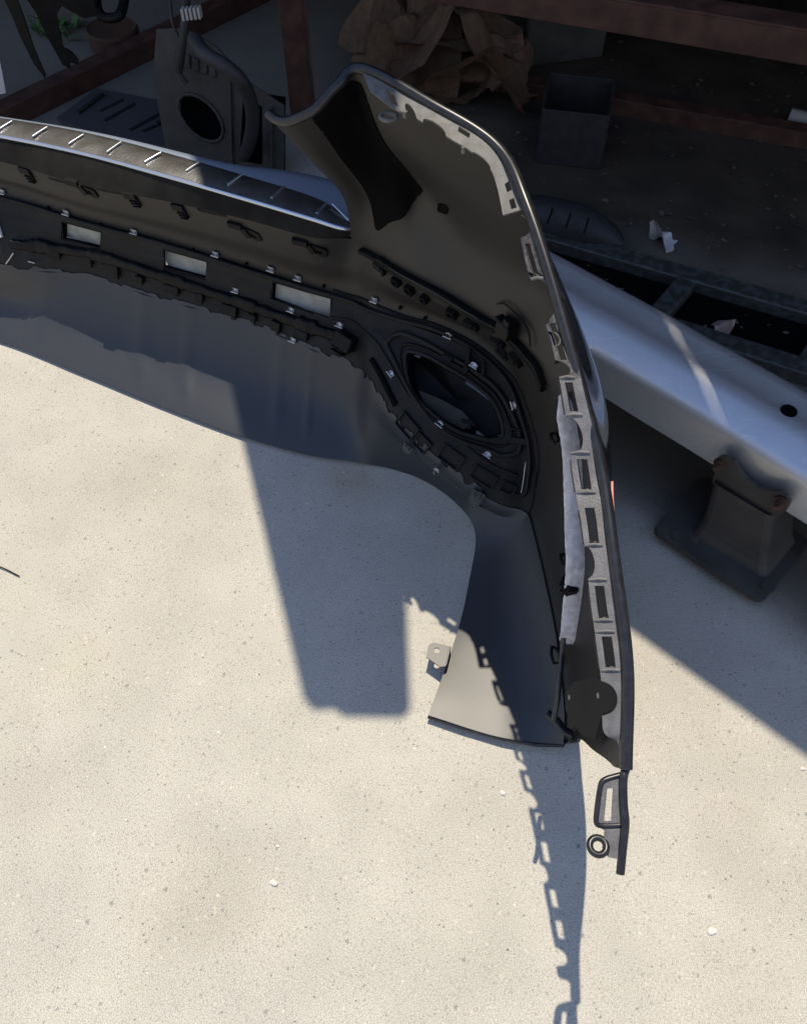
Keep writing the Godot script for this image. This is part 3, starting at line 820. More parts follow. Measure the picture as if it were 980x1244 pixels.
		cbox(ts, x * Transform3D(Basis(), Vector3(q[1] * 0.3, -q[2] * 0.55, 0.003)), Vector3(q[1] * 0.3, q[2] * 0.5, 0.006), 0.001)
		put("ledge_tab", done(ts), M.black, ledge)
	# its torn upper edge
	var ra := []; var rb := []
	for i in 301:
		var s := 10.5 * i / 300
		var z := 0.012 * smoothstep(13.0, 11.0, s)
		var top := 1.97 + 0.05 * rag.get_noise_2d(s * 0.8, 4.0) + 0.02 * rag.get_noise_2d(s * 4.0, 9.0)
		top -= 0.06 * (smoothstep(0.0, 0.04, fmod(s * 1.7, 1.0)) - smoothstep(0.30, 0.36, fmod(s * 1.7, 1.0)))
		ra.append(on(Vector2(s, 1.89), z)); rb.append(on(Vector2(s, top), z + 0.0015 * rag.get_noise_2d(s * 2.0, 1.0)))
	put("torn_edge", flange(ra, rb, 300, 3, [], [], 0.003), M.valance, val)
	# near-black sheet painting in the shade of the tail lamp corner hollow
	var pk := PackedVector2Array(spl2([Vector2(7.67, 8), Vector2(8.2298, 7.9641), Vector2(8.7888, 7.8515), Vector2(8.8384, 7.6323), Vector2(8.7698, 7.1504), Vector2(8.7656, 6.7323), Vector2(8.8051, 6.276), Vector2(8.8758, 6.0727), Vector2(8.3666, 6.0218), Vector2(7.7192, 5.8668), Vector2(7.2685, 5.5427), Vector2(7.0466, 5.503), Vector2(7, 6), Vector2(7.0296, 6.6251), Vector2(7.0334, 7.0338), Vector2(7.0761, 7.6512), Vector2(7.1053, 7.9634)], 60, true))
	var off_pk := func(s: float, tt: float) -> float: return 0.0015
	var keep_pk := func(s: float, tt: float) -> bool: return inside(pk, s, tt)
	put("corner_shade", skin(6.2, 10.0, 4.9, 8, 0.016, 0.016, off_pk, keep_pk, 0.001), M.pocket, cover)
	var pst := ST()
	var hp := fr(Vector2(9.345, 6.0299), 0.001)
	var ho := PackedVector2Array()
	for q in hole:
		var l := hp.affine_inverse() * on(q)
		ho.append(Vector2(l.x, l.y))
	prism(pst, hp, ho, 0.003)
	put("dark_hole", done(pst), M.pocket, cover)  # dark of a hole in the wall, painted on as a near-black plate
	bumper_edges(t)
	bumper_step(t)
	bumper_exhaust(t, ins, exs, ex)
	bumper_rail(t)
	bumper_clips(t)
	bumper_wing(t)

func bumper_edges(t: Node3D) -> void:
	# rolled rim of the wing and of the lamp corner
	var st := ST()
	var pts := []
	for i in 161:
		var s := 6.0 + 11.0 * i / 160
		pts.append(bs(s, 8) + bn(s, 7.9) * lerpf(-0.002, 0.0025, smoothstep(12.0, 13.5, s)) + Vector3(0, 0.002, 0))
	tube(st, pts, 0.0070, 10)
	put("rim", done(st), M.edge, t)
	# corner flange with slots
	put("corner_flange", flange([Vector3(-0.0528, 0.778, -1.0891), Vector3(-0.0251, 0.7754, -1.068), Vector3(0, 0.7738, -1.0475), Vector3(0.0307, 0.772, -1.0204), Vector3(0.0638, 0.7677, -0.9965), Vector3(0.0903, 0.7633, -0.9732), Vector3(0.1162, 0.7562, -0.9446), Vector3(0.1316, 0.7465, -0.9106), Vector3(0.1424, 0.7366, -0.8607)], [Vector3(-0.0418, 0.77, -1.0564), Vector3(-0.0123, 0.7674, -1.021), Vector3(0.0092, 0.7658, -1.0069), Vector3(0.0323, 0.764, -0.9864), Vector3(0.0581, 0.7597, -0.9651), Vector3(0.0807, 0.7553, -0.9477), Vector3(0.1028, 0.7482, -0.9248), Vector3(0.1119, 0.7385, -0.8979), Vector3(0.1171, 0.7286, -0.8593)], 160, 12, [[1.0, 1.35, 0.35, 0.8], [4.2, 4.75, 0.25, 0.5], [7.05, 7.35, 0.3, 0.62], [7.6, 7.9, 0.3, 0.62]], [[2.05, 0.3, 0.5], [3.2, 0.55, 0.32], [5.6, 0.5, 0.12]], 0.0025), M.flange, t)
	st = ST()
	# ring-shaped catch and two studs on the corner flange
	var c := Vector3(-0.0188, 0.752, -1.0308)
	var ring := []
	for k in 16: ring.append(c + Vector3(cos(TAU * k / 16) * 0.0105, 0, sin(TAU * k / 16) * 0.009))
	tube(st, ring, 0.003, 6, true)
	put("catch", done(st), M.flange, t)
	for q in [Vector3(0.002, 0.768, -1.0124), Vector3(0.0728, 0.757, -0.9536)]:
		st = ST()
		tube(st, [q - Vector3(0, 0.006, 0), q + Vector3(0, 0.002, 0)], 0.003, 8)
		put("stud", done(st), M.flange, t)
	# side flange with its windows and round notches
	var win := []
	for w in [[1.05, 2.05], [3.51, 4.70], [5.53, 6.44], [7.58, 8.54], [9.30, 10.48], [11.56, 12.67], [13.47, 14.53]]:
		win.append([w[0], w[1], 0.42, 0.78])
	var notch := [[0.39, 0.45, 0.95], [2.67, 0.75, 0.95], [3.26, 0.3, 0.4], [4.05, 0.25, 0.5], [5.00, 0.3, 0.6], [7.00, 0.5, 0.55], [10.96, 0.40, 0.32], [15.45, 0.5, 0.55]]
	put("worn_flange", flange([Vector3(0.1438, 0.735, -0.8521), Vector3(0.1531, 0.722, -0.8195), Vector3(0.1642, 0.7054, -0.7819), Vector3(0.175, 0.689, -0.7451), Vector3(0.185, 0.675, -0.7132), Vector3(0.1957, 0.6617, -0.6749), Vector3(0.2009, 0.65, -0.6485), Vector3(0.2113, 0.626, -0.6092), Vector3(0.2187, 0.605, -0.5737), Vector3(0.2204, 0.5933, -0.543), Vector3(0.2226, 0.5843, -0.5198), Vector3(0.2247, 0.5681, -0.4795), Vector3(0.2284, 0.5508, -0.4438), Vector3(0.2314, 0.5404, -0.4198), Vector3(0.2342, 0.5312, -0.3955), Vector3(0.236, 0.517, -0.3646), Vector3(0.2368, 0.5006, -0.335), Vector3(0.2365, 0.4918, -0.3206), Vector3(0.2364, 0.4874, -0.3134), Vector3(0.2334, 0.4733, -0.2904)], [Vector3(0.1336, 0.729, -0.8604), Vector3(0.1383, 0.716, -0.8273), Vector3(0.1457, 0.6994, -0.7892), Vector3(0.1568, 0.683, -0.7519), Vector3(0.1669, 0.669, -0.7195), Vector3(0.1733, 0.6557, -0.6808), Vector3(0.1778, 0.644, -0.654), Vector3(0.1836, 0.62, -0.6143), Vector3(0.1876, 0.599, -0.5783), Vector3(0.1914, 0.5873, -0.5473), Vector3(0.1946, 0.5783, -0.5238), Vector3(0.1979, 0.5621, -0.4832), Vector3(0.2009, 0.5448, -0.4471), Vector3(0.2032, 0.5344, -0.4229), Vector3(0.2053, 0.5252, -0.3984), Vector3(0.2082, 0.511, -0.3672), Vector3(0.2082, 0.4946, -0.3374), Vector3(0.2105, 0.4858, -0.3228), Vector3(0.2242, 0.4814, -0.3155), Vector3(0.2289, 0.4673, -0.2924)], 340, 14, win + [[5.37, 99.0, -1.0, 2.0]], notch, 0.0025), M.worn, t)
	var fl := put("side_flange", flange([Vector3(0.1438, 0.735, -0.8521), Vector3(0.1531, 0.722, -0.8195), Vector3(0.1642, 0.7054, -0.7819), Vector3(0.175, 0.689, -0.7451), Vector3(0.185, 0.675, -0.7132), Vector3(0.1957, 0.6617, -0.6749), Vector3(0.2009, 0.65, -0.6485), Vector3(0.2113, 0.626, -0.6092), Vector3(0.2187, 0.605, -0.5737), Vector3(0.2204, 0.5933, -0.543), Vector3(0.2226, 0.5843, -0.5198), Vector3(0.2247, 0.5681, -0.4795), Vector3(0.2284, 0.5508, -0.4438), Vector3(0.2314, 0.5404, -0.4198), Vector3(0.2342, 0.5312, -0.3955), Vector3(0.236, 0.517, -0.3646), Vector3(0.2368, 0.5006, -0.335), Vector3(0.2365, 0.4918, -0.3206), Vector3(0.2364, 0.4874, -0.3134), Vector3(0.2334, 0.4733, -0.2904)], [Vector3(0.1336, 0.729, -0.8604), Vector3(0.1383, 0.716, -0.8273), Vector3(0.1457, 0.6994, -0.7892), Vector3(0.1568, 0.683, -0.7519), Vector3(0.1669, 0.669, -0.7195), Vector3(0.1733, 0.6557, -0.6808), Vector3(0.1778, 0.644, -0.654), Vector3(0.1836, 0.62, -0.6143), Vector3(0.1876, 0.599, -0.5783), Vector3(0.1914, 0.5873, -0.5473), Vector3(0.1946, 0.5783, -0.5238), Vector3(0.1979, 0.5621, -0.4832), Vector3(0.2009, 0.5448, -0.4471), Vector3(0.2032, 0.5344, -0.4229), Vector3(0.2053, 0.5252, -0.3984), Vector3(0.2082, 0.511, -0.3672), Vector3(0.2082, 0.4946, -0.3374), Vector3(0.2105, 0.4858, -0.3228), Vector3(0.2242, 0.4814, -0.3155), Vector3(0.2289, 0.4673, -0.2924)], 340, 14, win + [[-1.0, 5.37, -1.0, 2.0]], notch, 0.0025), M.flange2, t)
	# raised cross bars between the windows
	var so: Array = [Vector3(0.1438, 0.735, -0.8521), Vector3(0.1531, 0.722, -0.8195), Vector3(0.1642, 0.7054, -0.7819), Vector3(0.175, 0.689, -0.7451), Vector3(0.185, 0.675, -0.7132), Vector3(0.1957, 0.6617, -0.6749), Vector3(0.2009, 0.65, -0.6485), Vector3(0.2113, 0.626, -0.6092), Vector3(0.2187, 0.605, -0.5737), Vector3(0.2204, 0.5933, -0.543), Vector3(0.2226, 0.5843, -0.5198), Vector3(0.2247, 0.5681, -0.4795), Vector3(0.2284, 0.5508, -0.4438), Vector3(0.2314, 0.5404, -0.4198), Vector3(0.2342, 0.5312, -0.3955), Vector3(0.236, 0.517, -0.3646), Vector3(0.2368, 0.5006, -0.335), Vector3(0.2365, 0.4918, -0.3206), Vector3(0.2364, 0.4874, -0.3134), Vector3(0.2334, 0.4733, -0.2904)]
	var si: Array = [Vector3(0.1336, 0.729, -0.8604), Vector3(0.1383, 0.716, -0.8273), Vector3(0.1457, 0.6994, -0.7892), Vector3(0.1568, 0.683, -0.7519), Vector3(0.1669, 0.669, -0.7195), Vector3(0.1733, 0.6557, -0.6808), Vector3(0.1778, 0.644, -0.654), Vector3(0.1836, 0.62, -0.6143), Vector3(0.1876, 0.599, -0.5783), Vector3(0.1914, 0.5873, -0.5473), Vector3(0.1946, 0.5783, -0.5238), Vector3(0.1979, 0.5621, -0.4832), Vector3(0.2009, 0.5448, -0.4471), Vector3(0.2032, 0.5344, -0.4229), Vector3(0.2053, 0.5252, -0.3984), Vector3(0.2082, 0.511, -0.3672), Vector3(0.2082, 0.4946, -0.3374), Vector3(0.2105, 0.4858, -0.3228), Vector3(0.2242, 0.4814, -0.3155), Vector3(0.2289, 0.4673, -0.2924)]
	for x in [2.15, 5.37, 6.54, 7.47, 8.69, 10.58, 11.44, 12.83, 13.30, 14.65]:
		st = ST()
		var a := cr_line(so, x).lerp(cr_line(si, x), 0.32); var b := cr_line(si, x)
		tube(st, [a + Vector3(0, 0.003, 0), a.lerp(b, 0.5) + Vector3(0, 0.0045, 0), b + Vector3(0, 0.002, 0)], 0.0020, 6)
		put("cross_bar", done(st), M.flange2, fl)
	# turned-down lip along the inside of the windows
	for w in win:
		st = ST()
		var pl := []
		for k in 7:
			var x: float = lerpf(w[0], w[1], k / 6.0)
			pl.append(cr_line(so, x).lerp(cr_line(si, x), 0.93) + Vector3(0, -0.003, 0))
		tube(st, pl, 0.003, 6)
		put("window_lip", done(st), M.edge, fl)
		st = ST()
		var fp := []
		for e in [[w[0], 0.42], [lerpf(w[0], w[1], 0.5), 0.42], [w[1], 0.42], [w[1], 0.6], [w[1], 0.78], [lerpf(w[0], w[1], 0.5), 0.78], [w[0], 0.78], [w[0], 0.6]]:
			fp.append(cr_line(so, e[0]).lerp(cr_line(si, e[0]), e[1]) + Vector3(0, 0.0005, 0))
		tube(st, fp, 0.0013, 5, true)
		put("window_frame", done(st), M.edge, fl)

func bumper_step(t: Node3D) -> void:
	var lip0: Array = [Vector3(-1.0608, 0.359, -1.623), Vector3(-0.8006, 0.364, -1.5401), Vector3(-0.6157, 0.371, -1.4506), Vector3(-0.4453, 0.381, -1.3871), Vector3(-0.2828, 0.391, -1.3166), Vector3(-0.1662, 0.393, -1.2647), Vector3(-0.1135, 0.394, -1.2611), Vector3(-0.0872, 0.4, -1.2646)]
	var lip1: Array = [Vector3(-1.0498, 0.396, -1.6444), Vector3(-0.794, 0.4, -1.5672), Vector3(-0.6147, 0.407, -1.4973), Vector3(-0.4413, 0.416, -1.4119), Vector3(-0.2794, 0.423, -1.3294), Vector3(-0.1585, 0.422, -1.2741), Vector3(-0.1121, 0.416, -1.2592), Vector3(-0.0895, 0.41, -1.2627)]
	var back: Array = [Vector3(-1.0736, 0.392, -1.7068), Vector3(-0.8157, 0.396, -1.6414), Vector3(-0.6337, 0.403, -1.5795), Vector3(-0.4555, 0.412, -1.4948), Vector3(-0.2882, 0.419, -1.4074), Vector3(-0.1634, 0.417, -1.3478), Vector3(-0.1147, 0.411, -1.3128), Vector3(-0.0875, 0.406, -1.282)]
	var n := 130
	var p := []
	for i in n + 1:
		var x := 7.0 * i / n
		var a := cr_line(lip0, x); var b := cr_line(lip1, x); var c := cr_line(back, x)
		p.append(a); p.append(a.lerp(b, 0.5) + Vector3(0, 0, 0.002)); p.append(a.lerp(b, 0.86) + Vector3(0, 0, 0.001)); p.append(b)
	var f := PackedByteArray(); f.resize(n * 3); f.fill(1)
	var lip := put("step_lip", grid_mesh(p, n + 1, 4, f, 0.003), M.lip, t)
	p = []
	for i in n + 1:
		var x := 7.0 * i / n
		var b := cr_line(lip1, x); var c := cr_line(back, x)
		for k in 7:
			p.append(b.lerp(c, k / 6.0) + Vector3(0, 0.004 * sin(PI * k / 6.0), 0))
		p.append(c + Vector3(0.002, -0.012, -0.008)); p.append(c + Vector3(0.004, -0.05, -0.012))
	f = PackedByteArray(); f.resize(n * 8); f.fill(1)
	var plate := put("step_plate", grid_mesh(p, n + 1, 9, f, 0.003), M.step, t)
	# bright bead along the inner edge
	var st := ST()
	var pts := []
	for i in n + 1: pts.append(cr_line(lip1, 6.75 * i / n) + Vector3(0, 0.001, 0))
	tube(st, pts, 0.0042, 8)
	put("edge_bead", done(st), M.trim, plate)
	# tread ribs
	for r in [[Vector3(-0.873, 0.403, -1.6086), Vector3(-0.8486, 0.403, -1.6384)], [Vector3(-0.8001, 0.404, -1.5836), Vector3(-0.7801, 0.405, -1.6141)], [Vector3(-0.7238, 0.407, -1.5557), Vector3(-0.7024, 0.408, -1.5885)], [Vector3(-0.6453, 0.41, -1.5255), Vector3(-0.6233, 0.411, -1.5576)], [Vector3(-0.5643, 0.414, -1.4916), Vector3(-0.5422, 0.415, -1.5257)], [Vector3(-0.4845, 0.418, -1.4531), Vector3(-0.4579, 0.42, -1.482)], [Vector3(-0.4014, 0.422, -1.4182), Vector3(-0.3767, 0.423, -1.4506)], [Vector3(-0.318, 0.425, -1.3731), Vector3(-0.2913, 0.427, -1.4054)], [Vector3(-0.2351, 0.426, -1.3323), Vector3(-0.2146, 0.425, -1.3681)], [Vector3(-0.1522, 0.423, -1.2913), Vector3(-0.1367, 0.421, -1.325)]]:
		st = ST()
		var a: Vector3 = r[0]; var b: Vector3 = r[1]
		tube(st, [a, a.lerp(b, 0.12), a.lerp(b, 0.5), a.lerp(b, 0.88), b], [0.0022, 0.0026, 0.0022, 0.0018, 0.001], 8, false, 1.2)
		put("tread_rib", done(st), M.trim, plate)
	# crease near the plate's end
	st = ST()
	tube(st, [Vector3(-0.1264, 0.419, -1.3231), Vector3(-0.1111, 0.416, -1.3035), Vector3(-0.096, 0.412, -1.2855)], 0.0022, 6)
	put("end_crease", done(st), M.trim, plate)
	# bumper shoulder beyond the plate, sky reflection put into its pale colour
	p = []
	var r0: Array = [Vector3(-1.0803, 0.384, -1.7147), Vector3(-0.6384, 0.394, -1.5887), Vector3(-0.3433, 0.408, -1.4448), Vector3(-0.2263, 0.41, -1.3803), Vector3(-0.1151, 0.404, -1.3106), Vector3(-0.0727, 0.398, -1.265)]
	var r1: Array = [Vector3(-1.0915, 0.378, -1.7381), Vector3(-0.645, 0.388, -1.6104), Vector3(-0.3421, 0.402, -1.478), Vector3(-0.2334, 0.402, -1.4541), Vector3(-0.1363, 0.396, -1.4317), Vector3(-0.0674, 0.39, -1.3943)]
	for i in 61:
		var x := 5.0 * i / 60
		var a := cr_line(r0, x); var b := cr_line(r1, x)
		for k in 5: p.append(a.lerp(b, k / 4.0) + Vector3(0, 0.004 * sin(PI * k / 4.0), 0))
		p.append(b + Vector3(0.006, -0.03, -0.016)); p.append(b + Vector3(0.01, -0.06, -0.02))
	f = PackedByteArray(); f.resize(60 * 6); f.fill(1)
	put("shoulder_sheen", grid_mesh(p, 61, 7, f, 0.003), M.shoulder, t)
	# clip blocks hanging under the lip
	for b in [Vector2(1.2701, 4.7911), Vector2(2.5802, 4.8796), Vector2(3.1542, 4.7985)]:
		st = ST()
		var x := fr(b, 0.0, 0)
		cbox(st, x * Transform3D(Basis(), Vector3(0, 0.006, 0)), Vector3(0.026, 0.014, 0.012), 0.001)
		for k in 3: cbox(st, x * Transform3D(Basis(), Vector3(0.004 + 0.002 * k, -0.004 - 0.006 * k, 0.002)), Vector3(0.016, 0.0025, 0.012), 0.0005)
		cbox(st, x * Transform3D(Basis(), Vector3(0.013, -0.008, 0)), Vector3(0.003, 0.022, 0.010), 0.0005)
		put("snap_clip", done(st), M.black, t)
	for b in [Vector2(1.9729, 4.9044), Vector2(3.9411, 4.5912), Vector2(4.9596, 4.6817)]:
		st = ST()
		var x := fr(b, 0.001, 0)
		cbox(st, x * Transform3D(Basis(), Vector3(-0.016, 0.008, 0)), Vector3(0.03, 0.012, 0.012), 0.001)
		cbox(st, x * Transform3D(Basis(Vector3(0, 0, 1), 0.5), Vector3(0.004, -0.004, 0)), Vector3(0.012, 0.022, 0.011), 0.001)
		prism(st, x * Transform3D(Basis(), Vector3(0.018, -0.006, 0)), PackedVector2Array([Vector2(-0.014, 0.014), Vector2(0.014, 0.006), Vector2(0.016, -0.010), Vector2(0.006, -0.014), Vector2(-0.012, -0.006)]), 0.004, [circle2(Vector2(0.002, -0.001), 0.005, 8)])
		put("mounting_clip", done(st), M.black, t)
	# torn tape remains along the lip
	for b in [[Vector2(1.5574, 4.8841), Vector2(1.9424, 4.9649)], [Vector2(2.174, 4.9732), Vector2(2.4936, 4.9723)], [Vector2(3.3818, 4.9436), Vector2(3.7266, 4.9488)]]:
		st = ST()
		ridge(st, [b[0], (b[0] + b[1]) * 0.5 + Vector2(0, -0.02), b[1]], 0.004, -0.002, 10)
		put("tape_strip", done(st), M.black, t)

func bumper_exhaust(t: Node3D, ins: Node3D, exs: PackedVector2Array, ex: Array) -> void:
	# tunnel walls going outwards, with a dark back
	var n := exs.size()
	var mid := Vector2.ZERO
	for q in exs: mid += q
	mid /= n
	var c := on(mid, 0.0); var nz := bn(mid.x, mid.y)
	var p := []
	for i in n + 1:
		var a := on(exs[i % n], 0.009)
		for k in 7:
			var f := k / 6.0
			p.append((a + (c - a) * 0.10 * f) - nz * 0.07 * f)
	var fl := PackedByteArray(); fl.resize(n * 6); fl.fill(1)
	var tun := put("exhaust_tunnel", grid_mesh(p, n + 1, 7, fl, 0.002, true), M.insert, t)
	var st := ST()
	for i in n:
		tri(st, p[i * 7 + 6], c - nz * 0.072, p[((i + 1) % n) * 7 + 6])
	put("tunnel_back", done(st), M.black, tun)
	# paler plate inside the opening, painting in the lit lower tunnel wall
	st = ST()
	var lf := fr(Vector2(9.3852, 2.3887), -0.014)
	var lo := PackedVector2Array()
	for q in [Vector2(8.5909, 2.3948), Vector2(9.2017, 2.4412), Vector2(9.6827, 2.4537), Vector2(10.0285, 2.4242), Vector2(9.7756, 2.3409), Vector2(9.2804, 2.3166), Vector2(8.7522, 2.3321)]:
		var l := lf.affine_inverse() * on(q)
		lo.append(Vector2(l.x, l.y))
	prism(st, lf, lo, 0.003)
	put("ledge", done(st), M.trimpanel, tun)
	st = ST()
	ridge(st, ex, 0.0042, 0.008, 96, true)
	put("opening_edge", done(st), M.insert, tun)
	# small peg inside
	st = ST()
	cbox(st, fr(Vector2(9.8238, 2.408), -0.01, 20), Vector3(0.02, 0.006, 0.006), 0.001)
	cbox(st, fr(Vector2(9.9287, 2.4056), -0.01, 20), Vector3(0.006, 0.02, 0.006), 0.001)
	put("peg", done(st), M.black, tun)
	# double raised ring round the opening
	st = ST()
	ridge(st, [Vector2(7.5345, 2.6196), Vector2(7.9478, 2.7892), Vector2(8.5446, 2.8036), Vector2(9.2149, 2.7778), Vector2(9.8878, 2.7668), Vector2(10.4069, 2.7672), Vector2(10.8861, 2.7481), Vector2(11.2562, 2.7321), Vector2(11.5349, 2.7112), Vector2(11.3977, 2.5213), Vector2(10.9099, 2.3733), Vector2(10.4469, 2.3289), Vector2(9.8113, 2.2634), Vector2(9.2121, 2.2402), Vector2(8.6605, 2.3057), Vector2(8.2349, 2.3812), Vector2(7.7571, 2.5078)], 0.0048, 0.011, 120, true)
	put("bezel_ring", done(st), M.insert, ins)
	st = ST()
	ridge(st, [Vector2(8.005, 2.6489), Vector2(8.2226, 2.7209), Vector2(8.7286, 2.7446), Vector2(9.2682, 2.7391), Vector2(9.906, 2.7208), Vector2(10.4566, 2.7101), Vector2(10.8628, 2.6597), Vector2(11.1057, 2.5908), Vector2(11.0053, 2.4727), Vector2(10.6132, 2.3884), Vector2(10.1234, 2.3279), Vector2(9.6104, 2.2736), Vector2(9.1801, 2.2664), Vector2(8.6392, 2.294), Vector2(8.2991, 2.3654), Vector2(8.0513, 2.4912)], 0.003, 0.010, 120, true)
	put("inner_ring", done(st), M.black, ins)
	# rolled edge of the insert along the groove, round to the lip
	st = ST()
	ridge(st, [Vector2(1, 2.9294), Vector2(2.0001, 2.9331), Vector2(3.0001, 2.9371), Vector2(4, 2.9159), Vector2(5.0036, 2.9409), Vector2(5.9916, 2.9324), Vector2(6.9964, 2.9396), Vector2(7.9516, 2.9652), Vector2(8.893, 2.9886), Vector2(9.4196, 2.9727), Vector2(9.9413, 2.9505), Vector2(10.6756, 2.9391), Vector2(11.3754, 3.0087), Vector2(11.9334, 3.0804), Vector2(12.1333, 2.7704), Vector2(11.9668, 2.3378), Vector2(11.6885, 2.1451), Vector2(11.0701, 2.0862)], 0.0042, 0.008, 160)
	put("groove_bead", done(st), M.insert, ins)
	st = ST()
	ridge(st, [Vector2(5.4298, 3.0484), Vector2(5.849, 3.0367), Vector2(6.7353, 3.0828), Vector2(7.9989, 3.0432), Vector2(8.8894, 3.0681), Vector2(9.4897, 3.0386), Vector2(10.0204, 3.0191), Vector2(10.8029, 3.044), Vector2(11.5679, 3.2985), Vector2(12.0829, 3.2955), Vector2(12.3576, 3.0011), Vector2(12.304, 2.4469)], 0.0026, 0.001, 120)
	put("cover_bead", done(st), M.black, t)
	# inner lip from the speaker block down to the apron
	st = ST()
	ridge(st, [Vector2(5.446, 2.5374), Vector2(5.8213, 2.5971), Vector2(6.2243, 2.5991), Vector2(6.9485, 2.5627), Vector2(7.4547, 2.4615), Vector2(7.9117, 2.3699), Vector2(8.4154, 2.2952), Vector2(8.9537, 2.2736), Vector2(9.3827, 2.2634), Vector2(9.9871, 2.245), Vector2(10.6825, 2.2472), Vector2(11.4343, 2.3122)], 0.0035, 0.010, 90)
	put("stiffening_bead", done(st), M.insert, ins)
	st = ST()
	ridge(st, [Vector2(6.9403, 2.2818), Vector2(7.2488, 2.2202), Vector2(7.6268, 2.1469), Vector2(7.9846, 2.0906)], 0.0075, 0.008, 30)
	put("drain_slot", done(st), M.pocket, ins)
	# row of boxes along the foot of the insert
	for b in [[Vector2(8.4789, 2.0155), 0.044, 0.030, -3], [Vector2(8.9545, 1.9769), 0.030, 0.026, -3], [Vector2(9.6266, 2.0773), 0.044, 0.028, 2], [Vector2(10.4556, 2.1107), 0.046, 0.024, 2], [Vector2(11.1806, 2.1451), 0.026, 0.018, 4]]:
		st = ST()
		var x := fr(b[0], 0.010, b[3])
		for e in [[Vector3(0, b[2] * 0.5, 0), Vector3(b[1], 0.0025, 0.011)], [Vector3(0, -b[2] * 0.5, 0), Vector3(b[1], 0.0025, 0.011)], [Vector3(-b[1] * 0.5, 0, 0), Vector3(0.004, b[2] + 0.0025, 0.011)], [Vector3(b[1] * 0.5, 0, 0), Vector3(0.004, b[2] + 0.0025, 0.011)], [Vector3(0, 0, -0.004), Vector3(b[1], b[2], 0.004)]]:
			cbox(st, x * Transform3D(Basis(), e[0]), e[1], 0.001)
		put("pressed_box", done(st), M.insert, ins)
	# block beside the number plate lamp
	st = ST()
	var sx := fr(Vector2(5.8293, 2.2954), 0.02, -8)
	cbox(st, sx, Vector3(0.042, 0.03, 0.04), 0.002)
	for k in 2: cbox(st, sx * Transform3D(Basis(), Vector3(-0.006, -0.02 - 0.007 * k, -0.004)), Vector3(0.028, 0.003, 0.032), 0.0008)
	put("connector_block", done(st), M.black, t)
	# plastic tongues hanging from the insert
	for b in [[Vector2(8.6666, 1.7439), 0.022, 0.020], [Vector2(10.4434, 1.8293), 0.026, 0.030]]:
		st = ST()
		var x := fr(b[0], 0.022, 6) * Transform3D(Basis(Vector3(1, 0, 0), -0.35), Vector3.ZERO)
		prism(st, x, PackedVector2Array([Vector2(-b[1] * 0.5, b[2] * 0.5), Vector2(-b[1] * 0.45, -b[2] * 0.3), Vector2(-b[1] * 0.25, -b[2] * 0.5), Vector2(b[1] * 0.25, -b[2] * 0.5), Vector2(b[1] * 0.4, -b[2] * 0.3), Vector2(b[1] * 0.5, b[2] * 0.5)]), 0.003)
		for k in [-1, 1]: cbox(st, x * Transform3D(Basis(), Vector3(k * b[1] * 0.2, b[2] * 0.25, 0.003)), Vector3(0.002, b[2] * 0.3, 0.004), 0.0005)
		put("tongue", done(st), M.frame, t)
	st = ST()
	var q := fr(Vector2(9.4535, 1.8561), 0.018)
	tube(st, [q.origin, q.origin + q.basis.z * 0.012 - q.basis.y * 0.006], 0.0038, 8)
	prism(st, Transform3D(q.basis, q.origin + q.basis.z * 0.006), circle2(Vector2.ZERO, 0.006, 6), 0.004)
	put("screw", done(st), M.metal, t)
	# lamp sensor bracket above the opening
	st = ST()
	for b in [[Vector2(9.2636, 2.7517), 0.02, 0.010, 0], [Vector2(9.715, 2.8549), 0.006, 0.026, 20], [Vector2(9.8703, 2.816), 0.022, 0.006, 0], [Vector2(10.1114, 2.8347), 0.006, 0.022, 35], [Vector2(9.6766, 2.7332), 0.010, 0.014, 0]]:
		cbox(st, fr(b[0], 0.016, b[3]), Vector3(b[1], b[2], 0.012), 0.001)
	put("sensor_bracket", done(st), M.black, t)
	st = ST()
	cbox(st, fr(Vector2(11.504, 2.6706), 0.012, 60), Vector3(0.034, 0.012, 0.014), 0.001)
	cbox(st, fr(Vector2(11.3076, 2.6886), 0.012, 55), Vector3(0.022, 0.004, 0.012), 0.001)
	put("latch", done(st), M.black, t)

